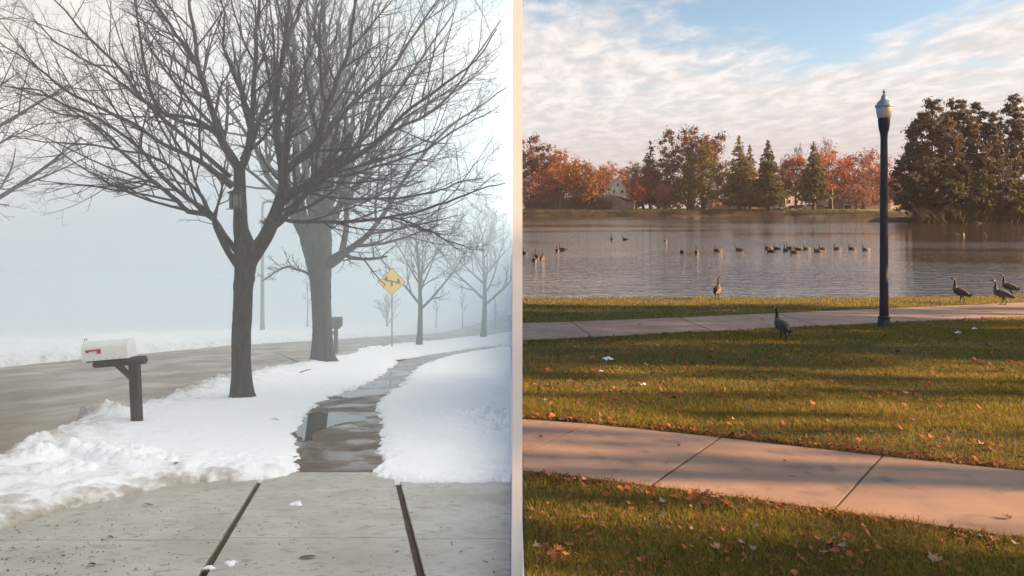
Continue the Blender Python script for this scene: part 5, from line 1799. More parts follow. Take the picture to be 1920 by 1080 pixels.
V, Q = grid_mesh(np.linspace(72, 165, 120), np.linspace(142, 174, 60), zis)
tag(new_obj('island', np_mesh('island', V, Q, M['bankrock'], smooth=True)), kind='structure')
GI = 'trees on the wooded island'


def isl_tree(px, top, wpx, Z, kind, label, base_py, n, nc, r_tr=0.28, cr=(0.10, 0.17), shape='up', size=0.42):
    x = (px - 960) / F * Z
    z0 = float(zis(np.array(x), np.array(Z)))
    root = empty('island_tree', (x, Z, z0), rng.uniform(0, 6.28), label, 'tree', GI)
    s_ = Z / F
    h = EYE - (top - HOR) * s_ - z0; base = EYE - (base_py - HOR) * s_ - z0; w = wpx * s_
    nc = int(nc * 4.5)
    cl = round_clumps(h - cr[0] * w * 0.6, w * 1.12, base + cr[0] * w, nc, cr[0] * w * 0.4, cr[1] * w * 0.62, shape)
    new_obj('crown', crown_mesh('crown', cl, int(n * 4.6), size * 0.54, LEAF[kind], 0.7, 0.1), root)
    new_obj('trunk', limb_mesh(h * 0.86, r_tr, [c_[:3] for c_ in cl[:9]], FB), root)
    return root


isl_tree(1748, 176, 110, 152, 'island', 'leftmost tall tree of the island, leaning over the water', 372, 5200, 70, shape='up', cr=(0.07, 0.13))
isl_tree(1712, 262, 84, 151, 'island', 'shorter outermost tree at the tip of the island', 392, 3000, 40, 0.2)
isl_tree(1795, 174, 92, 156, 'island', 'tall rounded tree second along the island crest', 378, 4600, 60, cr=(0.07, 0.13))
isl_tree(1832, 186, 74, 160, 'island', 'narrow tall tree in the middle of the island', 380, 3400, 48, cr=(0.08, 0.14))
isl_tree(1862, 205, 60, 155, 'island', 'slightly lower tree before the last tall island trees', 380, 2400, 36, cr=(0.08, 0.15))
isl_tree(1903, 172, 84, 158, 'island', 'tallest island tree at the picture edge', 378, 4200, 56, cr=(0.07, 0.13))
isl_tree(1955, 190, 90, 160, 'island', 'island tree cut off by the picture edge', 380, 2600, 40)
isl_tree(1770, 300, 90, 150, 'islandlow', 'leafy understorey tree below the leftmost tall island tree', 414, 2600, 34, 0.15)
isl_tree(1835, 315, 90, 150, 'islandlow', 'leafy understorey tree in the middle of the island shore', 414, 2600, 34, 0.15)
isl_tree(1895, 330, 90, 149, 'islandlow', 'leafy understorey tree near the picture edge of the island', 414, 2600, 34, 0.15)
isl_tree(1720, 350, 80, 153, 'islandlow', 'low dark thicket tree at the island tip', 413, 1900, 26, 0.15)
for px, top, w, lab in [(1815, 290, 70, 'pale leafless tree in front of the middle of the island'), (1848, 235, 60, 'pale leafless tree with upright limbs between island crowns'), (1880, 255, 70, 'grey leafless tree among the island trees at the edge')]:
    Z = 147.5
    x = (px - 960) / F * Z
    root = empty('bare_tree', (x, Z, float(zis(np.array(x), np.array(Z)))), 0, lab, 'tree', GI)
    h = EYE - (top - HOR) * Z / F - root.location.z
    grown_tree(root, h, 0.22, w * Z / F / 2 / h, 55, bpy.data.materials['grey_bark'], (10, 6, 5), 0.03, xmax=None, clear=0.3, up=0.8, sides=7)
# slim trunks standing in the thicket
for k, px in enumerate([1735, 1752, 1766, 1783, 1800, 1822, 1842, 1858, 1873, 1888, 1912]):
    Z = rng.uniform(150, 160)
    x = (px - 960) / F * Z
    z0 = float(zis(np.array(x), np.array(Z)))
    root = empty('slim_tree', (x, Z, z0), 0, 'slim dark trunk in the island thicket, %s from the tip' % ordn[k], 'tree', GI)
    hh_ = rng.uniform(9, 15)
    t = np.linspace(0, 1, 6)
    v_, q_ = tube(np.stack([rng.normal() * 0.8 * t * t, 0 * t, -0.3 + t * hh_], 1)[None], (rng.uniform(0.12, 0.22) * (1 - 0.7 * t))[None], 7)
    new_obj('trunk', np_mesh('trunk', v_, q_, FB, smooth=True), root)
    cl = [(rng.normal() * 1.0, rng.normal() * 1.0, hh_ * rng.uniform(0.7, 1.05), rng.uniform(0.7, 1.3)) for _ in range(7)]
    new_obj('crown', crown_mesh('crown', cl, 320, 0.35, LEAF['island']), root)

# reeds and brush along the far bank
def brush(name, x0, x1, y0, y1, zf, n, h, material, label, w=0.05):
    X = rng.uniform(x0, x1, n); Y = rng.uniform(y0, y1, n)
    z = zf(X, Y)
    hh_ = h * (0.4 + 0.9 * rng.random(n)) * (0.5 + fbm(X * 0.4, Y * 0.4, 2))
    P = np.stack([np.stack([X, Y, z - 0.1], 1), np.stack([X + rng.normal(size=n) * 0.2 * h, Y + rng.normal(size=n) * 0.2 * h, z + hh_ * 0.6], 1), np.stack([X + rng.normal(size=n) * 0.4 * h, Y + rng.normal(size=n) * 0.4 * h, z + hh_], 1)], 1)
    v_, q_ = tube(P, np.tile(np.array([[w, w * 0.8, w * 0.3]]), (n, 1)), 3)
    o = new_obj(name, np_mesh(name, v_, q_, material, attrs={'tint': np.repeat(rng.random(n), 9)}))
    return tag(o, label, 'brush', None, 'stuff')


brush('bank_brush', 3, 140, 275.5, 280, zfar, 7000, 0.55, LEAF['pine'], 'low dark brush along the far waterline')
brush('dry_thicket', 5, 38, 285, 292, zfar, 2600, 4.2, LEAF['grey'], 'pale dry thicket under the orange trees on the far shore', 0.07)
brush('island_brush', 80, 150, 146, 151, zis, 5200, 2.6, LEAF['islandlow'], 'dense brush along the island waterline', 0.06)

# ------------------------------------------------------------------ buildings far behind
M['siding'] = mat('white_siding', (0.80, 0.77, 0.73), (0.74, 0.70, 0.66), 1.2, 0.8)
M['siding2'] = mat('taupe_siding', (0.30, 0.25, 0.225), (0.26, 0.215, 0.195), 1.0, 0.8)
M['shingle'] = mat('pale_shingles', (0.38, 0.32, 0.28), (0.30, 0.25, 0.22), 1.5, 0.9, 0.4, 4)
M['shingle_dark'] = mat('dark_shingles', (0.045, 0.045, 0.055), (0.065, 0.062, 0.07), 1.5, 0.9, 0.4, 4)
M['glass'] = mat('dark_window_glass', (0.03, 0.03, 0.035), rough=0.12)
M['trim'] = mat('white_trim', (0.66, 0.63, 0.60), rough=0.7)
M['cream'] = mat('cream_wall', (0.62, 0.50, 0.36), (0.55, 0.44, 0.32), 0.8, 0.85)
M['greywall'] = mat('grey_wall', (0.22, 0.21, 0.21), (0.27, 0.25, 0.25), 0.8, 0.85)
M['brick'] = mat('pinkish_brick', (0.33, 0.20, 0.155), (0.40, 0.27, 0.21), 1.5, 0.9)
M['fencewood'] = mat('weathered_board', (0.40, 0.31, 0.23), (0.33, 0.26, 0.20), 2, 0.9)


def gable_house(px, Z, wpx, eave_py, ridge_py, base_py, depth, label, wallm, roofm, windows, lean=0.0, over=0.35, name='house'):
    s_ = Z / F
    x = (px - 960) * s_
    z0 = EYE - (base_py - HOR) * s_
    root = empty(name, (x, Z, z0), lean, label, 'house')
    w = wpx * s_ / 2; he = (base_py - eave_py) * s_; hr = (base_py - ridge_py) * s_
    mb_ = MB(); mb_.extrude([(-w, -2.0), (w, -2.0), (w, he), (0, hr), (-w, he)], 0, depth)
    mb_.obj('wall', wallm, root)
    sl = (hr - he) / w
    rf = MB()
    th = 0.22
    for sd_ in (-1, 1):
        a = (0, hr); e = (sd_ * (w + over), he - over * sl)
        poly = [(a[0], a[1] + 0.02), (e[0], e[1] + 0.02), (e[0], e[1] + th), (a[0], a[1] + th)]
        rf.extrude(poly if sd_ < 0 else poly[::-1], -over, depth + over)
    rfo = rf.obj('roof', roofm, root)
    tr_ = MB()
    for sd_ in (-1, 1):
        a = (0, hr); e = (sd_ * (w + over), he - over * sl)
        poly = [(a[0], a[1] - 0.20), (e[0], e[1] - 0.20), (e[0], e[1] + 0.015), (a[0], a[1] + 0.015)]
        tr_.extrude(poly if sd_ < 0 else poly[::-1], -over - 0.05, -over + 0.05)
    tr_.obj('barge_board', M['trim'], rfo)
    for wx, wy, ww, wh in windows:
        x0, x1 = (wx - ww / 2) * s_, (wx + ww / 2) * s_
        z1 = (base_py - wy) * s_
        f_ = MB(); f_.box(x0 - 0.12, x1 + 0.12, -0.10, 0.02, z1 - wh * s_ / 2 - 0.12, z1 + wh * s_ / 2 + 0.12)
        fo = f_.obj('window', M['trim'], root)
        for k in range(2):
            xa = x0 + (x1 - x0) * k / 2 + 0.04; xb = x0 + (x1 - x0) * (k + 1) / 2 - 0.04
            MB().box(xa, xb, -0.125, -0.103, z1 - wh * s_ / 2, z1 + wh * s_ / 2).obj('pane', M['glass'], fo)
    return root


# numbers are photo pixels; windows are (offset from house centre px, row, width px, height px)
gable_house(1158, 306, 31, 352, 335.5, 392, 14, 'white gabled house with three dark windows across the lake', M['siding'], M['shingle'], [(0.5, 346.5, 4.5, 5), (-7, 359, 4, 5), (8.5, 359, 4.5, 5)])
lowh = gable_house(1151, 294, 38, 377, 366.5, 393, 7, 'low taupe house with dark roof in front of the white house', M['siding2'], M['shingle_dark'], [(20.5 - 3, 382, 2.5, 4)])
gable_house(1141, 303, 22, 371, 366, 392, 6, 'small pale side wing left behind the low taupe house', M['siding'], M['shingle_dark'], [(-2, 374, 2.4, 2.6)])
s_ = 294 / F
mb = MB(); mb.box(15.5 * s_, 37 * s_, 1.0, 8, -2, 15 * s_); mb.obj('side_wing', M['siding2'], lowh)
mb = MB(); mb.extrude([(14.5 * s_, 15.0 * s_), (38 * s_, 15.0 * s_), (34 * s_, 19 * s_), (0 * s_, 27 * s_)], 0.6, 8.4); mb.obj('wing_roof', M['shingle_dark'], lowh)
MB().box(-17 * s_, -1 * s_, -1.6, -0.05, 0, 10.5 * s_).obj('porch', M['siding2'], lowh)
MB().box(-18 * s_, 0 * s_, -1.9, -0.02, 10.5 * s_, 11.6 * s_).obj('porch_roof', M['trim'], lowh)
for k in (22, 31):
    f_ = MB().box((k - 1.4) * s_, (k + 1.4) * s_, 0.88, 1.02, 7 * s_, 13 * s_).obj('window', M['trim'], lowh)
    MB().box((k - 0.9) * s_, (k + 0.9) * s_, 0.84, 0.878, 7.6 * s_, 12.4 * s_).obj('pane', M['glass'], f_)


def flat_block(px, Z, wpx, top_py, base_py, depth, label, wm, windows, roofh=1.2, name='building', cap=None):
    s_ = Z / F
    root = empty(name, ((px - 960) * s_, Z, EYE - (base_py - HOR) * s_), 0, label, 'building')
    w = wpx * s_ / 2; h = (base_py - top_py) * s_
    MB().box(-w, w, 0, depth, -2, h).obj('wall', wm, root)
    MB().box(-w - 0.3, w + 0.3, -0.3, depth + 0.3, h + 0.003, h + 0.35).obj('roof', cap or M['trim'], root)
    for wx, wy, ww, wh in windows:
        z1 = (base_py - wy) * s_
        fo = MB().box((wx - ww / 2) * s_ - 0.1, (wx + ww / 2) * s_ + 0.1, -0.08, 0.02, z1 - wh * s_ / 2 - 0.1, z1 + wh * s_ / 2 + 0.1).obj('window', M['trim'], root)
        MB().box((wx - ww / 2) * s_, (wx + ww / 2) * s_, -0.10, -0.083, z1 - wh * s_ / 2, z1 + wh * s_ / 2).obj('pane', M['glass'], fo)
    return root


flat_block(1367, 318, 62, 376, 393, 8, 'long low pinkish building behind the first conifers', M['brick'], [(-20, 384, 4, 6), (-6, 384, 4, 6), (9, 384, 4, 6), (24, 384, 4, 6)])
flat_block(1412, 316, 22, 375, 393, 8, 'small brick building left of the darkest spruce', M['brick'], [(-5, 384, 3, 6), (4, 384, 3, 6)])
flat_block(1488, 322, 30, 350, 393, 9, 'tall white building behind the darkest and slim spruces', M['siding'], [(-8, 362, 4, 6), (4, 362, 4, 6), (-8, 378, 4, 6), (6, 378, 4, 6)])
flat_block(1648, 322, 22, 350, 391, 9, 'sunlit cream building right beside the lamp post', M['cream'], [(-4, 356, 3, 4), (4, 356, 3, 4)])
flat_block(1640, 312, 14, 362, 391, 5, 'grey lower building in front of the cream building', M['greywall'], [])
gable_house(1568, 312, 26, 378, 369, 393, 8, 'small grey shed house behind the coral-orange tree', M['greywall'], M['shingle'], [(0, 384, 3, 4)])
flat_block(1590, 315, 20, 383, 393, 5, 'low white garage under the rusty trees', M['siding'], [(0, 388, 12, 6)])
flat_block(1690, 318, 40, 352, 392, 8, 'pale building showing between lamp post and island', M['siding'], [(-8, 366, 4, 6), (6, 366, 4, 6)])
flat_block(1015, 318, 50, 374, 393, 7, 'pale building glimpsed behind the dry thicket', M['siding'], [(-10, 383, 4, 5), (6, 383, 4, 5)])

# board fence beyond the rusty trees
s_ = 306 / F
fn = empty('board_fence', ((1616 - 960) * s_, 306, float(zfar(np.array(140.0), np.array(306.0)))), 0, 'sunlit wooden board fence on the far shore left of the lamp post', 'fence')
bmesh_ = None
for k in range(18):
    mb = MB(); mb.box(0, 0.22, 0, 0.04, 0, 2.1)
    if bmesh_ is None:
        bmesh_ = mb.mesh('fence_board', M['fencewood'])
    new_obj('fence_board', bmesh_, fn, (k * 0.245, 0, 0.02 * (k % 3)))
MB().box(-0.05, 18 * 0.245, 0.045, 0.10, 0.4, 0.5).obj('rail', M['fencewood'], fn)
MB().box(-0.05, 18 * 0.245, 0.045, 0.10, 1.6, 1.7).obj('rail', M['fencewood'], fn)

# ------------------------------------------------------------------ parked cars
def car(px, Z, colour, label, suv=False, face=1, base_py=391.5):
    s_ = Z / F
    x = (px - 960) * s_
    root = empty('parked_car', (x, Z, float(zfar(np.array(x), np.array(Z))) + 0.02), 0 if face > 0 else math.pi, label, 'car', 'cars parked along the far shore')
    L, Wd = 4.5, 1.75
    top = 1.75 if suv else 1.45
    pm = mat('car_paint', colour, rough=0.3, spec=0.6)
    body = [(-L / 2, 0.35), (L / 2, 0.35), (L / 2, 0.75), (L / 2 - 0.15, 0.92), (L / 2 - 1.1, 1.0), (-L / 2 + 0.25, 1.02), (-L / 2, 0.85)]
    MB().extrude(body, -Wd / 2, Wd / 2).obj('body', pm, root)
    cab = [(-L / 2 + (0.15 if suv else 0.7), 1.0), (L / 2 - 1.15, 1.0), (L / 2 - 1.9, top), (-L / 2 + (0.45 if suv else 1.35), top)]
    cb = MB().extrude(cab, -Wd / 2 + 0.12, Wd / 2 - 0.12).obj('cabin', pm, root)
    for sd_ in (-1, 1):
        gl = [(cab[0][0] + 0.22, 1.04), (cab[1][0] - 0.25, 1.04), (cab[2][0] - 0.05, top - 0.1), (cab[3][0] + 0.08, top - 0.1)]
        yy = sd_ * (Wd / 2 - 0.115)
        MB().extrude(gl, min(yy, yy + sd_ * 0.01), max(yy, yy + sd_ * 0.01)).obj('side_window', M['glass'], cb)
        for wx in (-1.35, 1.35):
            wo_ = MB().lathe([(0.20, -0.1), (0.33, -0.1), (0.34, -0.05), (0.34, 0.05), (0.33, 0.1), (0.20, 0.1)], 16).obj('wheel', M['black'], root, loc=(wx, sd_ * (Wd / 2 - 0.08), 0.34), rot=(math.radians(90), 0, 0))
            MB().lathe([(0.02, -0.115), (0.2, -0.11), (0.2, 0.11), (0.02, 0.115)], 12).obj('rim', M['steel'], wo_)
        MB().box(L / 2 - 0.06, L / 2 + 0.012, sd_ * 0.62 - 0.2, sd_ * 0.62 + 0.2, 0.62, 0.8).obj('headlight', M['trim'], root)
    return root


car(1380 + 68, 301, (0.55, 0.54, 0.52), 'silver van-like car parked directly right of the darkest spruce', True)
car(1466, 299, (0.72, 0.71, 0.68), 'white car parked in front of the tall white building', True)
car(1487, 300, (0.02, 0.022, 0.03), 'black car parked right of the white car')
car(1502, 303, (0.05, 0.07, 0.12), 'dark blue car parked between black car and slim spruce', True)
car(1514, 301, (0.5, 0.5, 0.5), 'grey car parked just left of the slim spruce trunk')
car(1540, 301, (0.10, 0.10, 0.12), 'dark grey car parked just right of the slim spruce', True)
car(1553, 304, (0.45, 0.46, 0.48), 'silver car parked farthest right behind the slim spruce', False, -1)
car(1113, 298, (0.75, 0.74, 0.70), 'white van parked beneath the amber tree', True)

# a slender pole among the far trees
for px, top, lab in [(1561, 352, 'thin pale pole under the coral-orange tree'), (1050, 362, 'thin dark pole before the dry thicket')]:
    s_ = 284 / F
    x = (px - 960) * s_
    z0 = float(zfar(np.array(x), np.array(284.0)))
    po = empty('light_pole', (x, 284, z0), 0, lab, 'pole', 'poles on the far shore')
    hp = EYE - (top - HOR) * s_ - z0
    MB().lathe([(0.14, -0.2), (0.12, 0.6), (0.08, hp)], 8).obj('shaft', M['steel'], po)
    MB().box(-0.1, 0.7, -0.1, 0.1, hp, hp + 0.15).obj('head', M['steel'], po)

# ------------------------------------------------------------------ trees outside the picture that shade the lawn
def shade_tree(x, y, h, w, base, n, kind, label, nc=40, cr=(0.10, 0.2), size=0.16, r0=0.22):
    root = empty('shade_tree', (x, y, float(-SR * y)), rng.uniform(0, 6), label, 'tree', 'trees beyond the picture edge')
    cl = round_clumps(h, w, base, nc, cr[0] * w, cr[1] * w, 'round')
    new_obj('crown', crown_mesh('crown', cl, n, size, LEAF[kind], 0.9, 0.1), root)
    new_obj('trunk', limb_mesh(h * 0.6, r0, [c_[:3] for c_ in cl[:9]], FB), root)


k_ = math.tan(SUN_BACK)
for x, yg, h, w, base, n, kind, lab in [
    (24, 11.7, 11, 5.0, 0.2, 9000, 'pine', 'dense evergreen outside the picture shading the middle lawn'),
    (27, 14.9, 12, 5.0, 0.2, 9000, 'pine', 'dense evergreen outside the picture shading the far walk'),
    (34, 18.4, 13, 5.0, 0.2, 9000, 'pine', 'dense evergreen outside the picture shading the far walk beyond the lamp'),
    (25, 8.2, 9, 3.0, 2.9, 260, 'orange', 'thin maple outside the picture dappling the lawn by the near walk'),
    (22, 4.9, 9, 3.0, 2.5, 220, 'orange', 'thin maple outside the picture dappling the near walk'),
    (19, 3.2, 8, 2.6, 0.6, 520, 'orange', 'maple outside the picture shading the nearest grass')]:
    shade_tree(x, yg - k_ * (x - 5), h, w, base, n, kind, lab)

# ------------------------------------------------------------------ fallen leaves
def maple_leaf(seed):
    r = random.Random(seed)
    tips = [(-90, 0.55), (-62, 0.30), (-40, 0.85), (-18, 0.48), (10, 1.0), (22, 0.55), (48, 0.62)]
    pts = []
    lob = [(270, 0.18), (215, 0.55), (200, 0.38), (172, 0.85), (150, 0.45), (128, 0.92), (110, 0.50), (90, 1.05), (70, 0.50), (52, 0.92), (30, 0.45), (8, 0.85), (-20, 0.38), (-35, 0.55)]
    cu = r.uniform(0.3, 1.0); tw_ = r.uniform(-0.4, 0.4)
    for a, d_ in lob:
        d_ *= r.uniform(0.85, 1.12)
        x = math.cos(math.radians(a)) * d_; y = math.sin(math.radians(a)) * d_
        pts.append((x * 0.5, y * 0.5, cu * 0.35 * (x * x) + tw_ * 0.3 * x * y + 0.05 * r.random()))
    V = [(0, 0, -0.02)] + pts + [(0.0, -0.42, 0.06), (0.02, -0.42, 0.05)]
    n = len(pts)
    Fs = [(0, 1 + i, 1 + (i + 1) % n) for i in range(n)]
    Fs.append((1, n + 1, n + 2))
    return MB().add(V, [f[::-1] for f in Fs])


LC = {'orange': ((0.40, 0.115, 0.045), (0.30, 0.09, 0.04)), 'red': ((0.30, 0.045, 0.03), (0.22, 0.035, 0.025)), 'tan': ((0.42, 0.27, 0.17), (0.32, 0.19, 0.12)), 'pale': ((0.36, 0.27, 0.20), (0.28, 0.20, 0.15)), 'brown': ((0.14, 0.07, 0.045), (0.10, 0.05, 0.03)), 'yellow': ((0.50, 0.29, 0.06), (0.42, 0.22, 0.05))}
lm = {}
shapes = {}
for c_, (a, b_) in LC.items():
    lm[c_] = mat(c_ + '_fallen_leaf', a, b_, 12, 0.7, objvar=0.35)
    shapes[c_] = [maple_leaf(k + 10 * len(shapes)).mesh(c_ + '_leaf', lm[c_], True) for k in range(4)]


def drop_leaf(px, py, wpx, c_, label, lift=0.034):
    x, y = PR(px, py)
    x = max(x, 0.12)
    on1 = float(sdf(np.array([x]), np.array([y]), walk1)[0]) > 0
    on2 = float(sdf(np.array([x]), np.array([y]), walk2)[0]) > 0
    z = -SR * y + (0.018 if (on1 or on2) else lift)
    L = max(wpx, 8) * y / F * 1.25
    o = new_obj('fallen_leaf', random.choice(shapes[c_]), None, (x, y, z), (random.uniform(-0.35, 0.35) - 0.05, random.uniform(-0.35, 0.35), random.uniform(0, 6.28)), (L, L, L))
    tag(o, label, 'leaf', 'fallen leaves on the park lawn')


zones = [
    ('in the drift under the near walk', [(1265, 942, 24, 'orange'), (1295, 948, 26, 'orange'), (1318, 940, 24, 'red'), (1330, 952, 26, 'orange'), (1345, 944, 22, 'pale'), (1362, 955, 24, 'orange'), (1380, 962, 22, 'tan'), (1410, 960, 20, 'brown'), (1240, 950, 16, 'pale'), (1175, 925, 18, 'red'), (1200, 930, 16, 'tan'), (1213, 935, 16, 'orange'), (1130, 918, 14, 'brown'), (1095, 908, 14, 'tan'), (1440, 955, 16, 'brown'), (1466, 958, 18, 'red'), (1480, 966, 14, 'pale'), (1152, 942, 16, 'red'), (1183, 955, 20, 'orange'), (1125, 958, 18, 'orange'), (1385, 948, 14, 'brown')]),
    ('in piles low on the grass', [(1555, 1033, 30, 'orange'), (1570, 1045, 28, 'orange'), (1545, 1048, 26, 'tan'), (1582, 1035, 24, 'pale'), (1590, 1050, 22, 'orange'), (1535, 1022, 20, 'tan'), (1568, 1020, 18, 'pale'), (1518, 1028, 22, 'tan'), (1535, 1060, 16, 'brown'), (1750, 1063, 34, 'tan'), (1778, 1070, 30, 'orange'), (1800, 1062, 20, 'brown')]),
    ('on the closest grass corner', [(1032, 1050, 34, 'orange'), (1048, 1042, 26, 'orange'), (1068, 1034, 26, 'orange'), (988, 1037, 26, 'pale'), (1062, 1052, 18, 'yellow'), (1104, 983, 24, 'tan'), (1010, 1060, 16, 'brown')]),
    ('scattered over the closest grass', [(1163, 984, 16, 'pale'), (1210, 988, 16, 'tan'), (1230, 998, 20, 'brown'), (1258, 1000, 18, 'pale'), (1240, 976, 18, 'pale'), (1345, 1040, 26, 'tan'), (1362, 1050, 24, 'orange'), (1360, 1008, 20, 'orange'), (1392, 1028, 18, 'pale'), (1412, 1038, 18, 'pale'), (1300, 1003, 16, 'tan'), (1222, 1052, 14, 'tan'), (1420, 998, 14, 'tan'), (1860, 1020, 20, 'tan'), (1905, 1030, 20, 'pale'), (1835, 1016, 14, 'pale'), (1885, 1042, 14, 'brown'), (1665, 1010, 14, 'brown'), (1620, 998, 14, 'tan'), (1720, 1000, 14, 'brown')]),
    ('along the near walk upper edge', [(1055, 791, 22, 'tan'), (1075, 793, 18, 'orange'), (1130, 788, 18, 'tan'), (1160, 791, 20, 'tan'), (1205, 800, 12, 'red'), (1275, 797, 14, 'orange'), (1358, 795, 16, 'orange'), (1375, 793, 14, 'tan'), (1395, 815, 16, 'brown'), (1412, 818, 18, 'red'), (1430, 822, 16, 'brown'), (1345, 810, 14, 'brown'), (1654, 850, 14, 'pale'), (1745, 828, 14, 'orange'), (1733, 840, 14, 'brown'), (1840, 842, 20, 'tan'), (1860, 850, 18, 'brown'), (1915, 866, 16, 'orange'), (1880, 860, 12, 'brown'), (1804, 838, 14, 'pale'), (1235, 806, 12, 'brown'), (1292, 812, 14, 'brown'), (1500, 835, 12, 'brown'), (1572, 845, 12, 'red')]),
    ('on the sunlit lawn', [(1025, 758, 14, 'tan'), (1184, 773, 12, 'orange'), (1222, 761, 14, 'red'), (1241, 742, 14, 'red'), (1142, 740, 16, 'yellow'), (1145, 755, 14, 'tan'), (1526, 765, 20, 'orange'), (1546, 776, 18, 'pale'), (1507, 805, 16, 'red'), (1555, 796, 14, 'yellow'), (1637, 817, 16, 'pale'), (1716, 795, 16, 'tan'), (1660, 740, 12, 'orange'), (1700, 744, 14, 'tan'), (1745, 724, 12, 'orange'), (1725, 745, 12, 'orange'), (1691, 711, 12, 'red'), (1354, 748, 14, 'orange'), (1408, 772, 14, 'pale'), (1700, 743, 14, 'pale'), (1470, 724, 12, 'orange'), (1488, 710, 14, 'orange'), (1456, 719, 12, 'pale'), (1875, 740, 12, 'brown')]),
    ('on the shaded lawn', [(1112, 675, 14, 'pale'), (1170, 688, 10, 'orange'), (1273, 650, 12, 'tan'), (1236, 688, 8, 'orange'), (1186, 712, 10, 'orange'), (1062, 702, 8, 'tan'), (1098, 710, 8, 'tan'), (1318, 678, 8, 'tan'), (1408, 704, 12, 'orange'), (1346, 691, 12, 'pale'), (1587, 650, 10, 'pale'), (1742, 692, 14, 'tan'), (1852, 651, 16, 'tan'), (1879, 698, 14, 'tan'), (1873, 709, 10, 'pale'), (1582, 685, 12, 'brown'), (1735, 668, 8, 'pale'), (1797, 629, 12, 'pale'), (1911, 641, 10, 'tan'), (1117, 661, 10, 'brown'), (1012, 739, 12, 'tan')]),
    ('on the near walk', [(1892, 977, 22, 'brown'), (1015, 823, 12, 'brown'), (1274, 839, 8, 'brown'), (1240, 828, 8, 'tan'), (1250, 874, 10, 'tan'), (1486, 895, 16, 'pale'), (1471, 868, 8, 'red')]),
    ('on the far walk', [(1768, 594, 7, 'brown'), (1200, 611, 7, 'brown'), (1430, 600, 7, 'brown')]),
]
seen = {}
words = ['first', 'second', 'third', 'fourth', 'fifth', 'sixth', 'seventh', 'eighth', 'ninth', 'tenth', 'eleventh', 'twelfth']
for zone, items in zones:
    for px, py, w, c_ in sorted(items):
        seen.setdefault((zone, c_), []).append(px)
for zone, items in zones:
    for px, py, w, c_ in items:
        row = seen[(zone, c_)]
        drop_leaf(px, py, w, c_, ('%s %s leaf from the white wall %s' % (words[row.index(px)], c_, zone)) if len(row) > 1 else 'only %s leaf %s' % (c_, zone))

# countless brown crumbs of leaf along the walk edges and in the grass
def litter(n, line, spread, z0, seed_c):
    out = []
    line = np.array(line)
    s_ = np.concatenate([[0], np.cumsum(np.hypot(*np.diff(line, axis=0).T))])
    t = rng.random(n) * s_[-1]
    X = np.interp(t, s_, line[:, 0]) + rng.normal(size=n) * spread; Y = np.interp(t, s_, line[:, 1]) + np.abs(rng.normal(size=n)) * spread * z0
    return X, Y


X1, Y1 = litter(1500, U[:6], 0.05, 1.6, 0); X2, Y2 = litter(800, Lo[:6], 0.05, -1.6, 0)
X4, Y4 = litter(350, L2[:6], 0.06, -1.6, 0)
n3 = 8000
Z3 = 1 / rng.uniform(1 / 16, 1 / 3.2, n3); X3 = rng.uniform(0, 0.75, n3) * Z3
X = np.concatenate([X1, X2, X3, X4]); Y = np.concatenate([Y1, Y2, Z3, Y4])
ok = (X > 0.1) & (sdf(X, Y, walk1) < 0.0) & (sdf(X, Y, walk2) < 0.0)
X, Y = X[ok], Y[ok]; n = len(X)
r = rng.uniform(0.007, 0.020, n) * np.clip(Y / 6, 0.8, 2)
big_ = rng.random(n) < 0.30
r = np.where(big_, r * 1.7, r); a = rng.random(n) * 6.28
z = zlawn(X, Y) + rng.uniform(0.006, 0.034, n)
tl = rng.normal(size=(n, 2)) * 0.4
def cor(da, f):
    ox, oy = np.cos(a + da) * r * f, np.sin(a + da) * r * f
    return np.stack([X + ox, Y + oy, z + ox * tl[:, 0] + oy * tl[:, 1]], 1)
V = np.stack([cor(0, 1), cor(1.3, 0.6), cor(2.9, 1), cor(4.6, 0.7)], 1).reshape(-1, 3)
LEAF['litter'] = leaf_mat('leaf_crumbs', (0.060, 0.026, 0.016), (0.40, 0.165, 0.085))
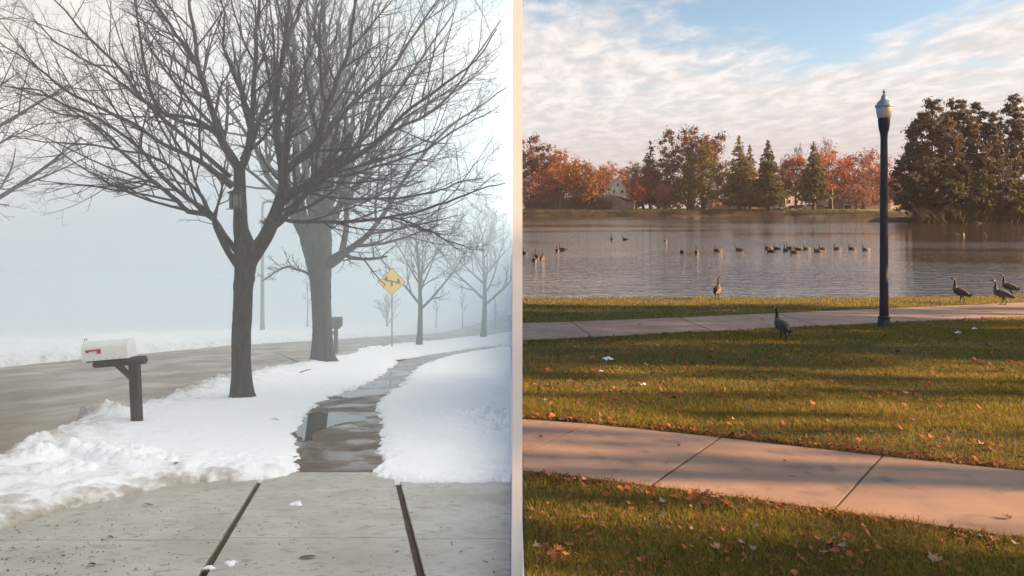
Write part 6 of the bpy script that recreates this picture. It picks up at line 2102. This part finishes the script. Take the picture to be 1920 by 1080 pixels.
lt = new_obj('leaf_litter', np_mesh('leaf_litter', V, np.arange(4 * n).reshape(-1, 4), LEAF['litter'], attrs={'tint': np.repeat(rng.random(n), 4)}))
tag(lt, 'brown leaf crumbs gathered along the walk edges and in the grass', 'leaf litter', None, 'stuff')

# scraps of paper on the lawn
M['paper'] = mat('white_paper', (0.68, 0.70, 0.74), (0.6, 0.62, 0.66), 20, 0.7)
for px, py, w, lab in [(1140, 680, 22, 'crumpled white paper scrap on the shaded lawn, the largest'), (1206, 726, 11, 'small white scrap on the lawn above the near walk'), (1126, 701, 9, 'tiny white scrap below the largest paper scrap'), (1827, 620, 9, 'tiny white scrap on the shaded lawn right of the lamp'), (1796, 628, 11, 'small pale scrap on the lawn between lamp and picture edge')]:
    x, y = PR(px, py)
    L = w * y / F
    V, Fs = [], []
    nx_ = 6
    rr_ = random.Random(px)
    for j in range(4):
        for i in range(nx_):
            V.append(((i / 5 - 0.5) * L + rr_.uniform(-0.05, 0.05) * L, (j / 3 - 0.5) * L * 0.7 + rr_.uniform(-0.05, 0.05) * L, rr_.uniform(0, 0.22) * L + 0.25 * L * math.sin(math.pi * i / 5) * math.sin(math.pi * j / 3)))
    for j in range(3):
        for i in range(nx_ - 1):
            a = j * nx_ + i
            Fs.append((a, a + 1, a + nx_ + 1, a + nx_))
    o = MB().add(V, Fs).obj('paper_scrap', M['paper'], None, loc=(x, y, -SR * y + 0.03), rot=(0, 0, rr_.uniform(-0.4, 0.4)))
    tag(o, lab, 'paper', 'paper scraps on the lawn')

# thin autumn air over the lake
mb = MB(); mb.box(0.058, 640, -30, 950, -4.5, 46)
hz2, gg, b = base_mat('lake_air')
hz2.node_tree.nodes.remove(b)
pv = gg.n('ShaderNodeVolumePrincipled')
pv.inputs['Color'].default_value = (0.93, 0.93, 1.0, 1)
pv.inputs['Density'].default_value = 0.00012
gg.put(hz2.node_tree.nodes['Material Output'].inputs['Volume'], pv.outputs[0])
tag(mb.obj('haze', hz2), 'thin warm haze over the lake and far shore', 'haze', None, 'stuff')
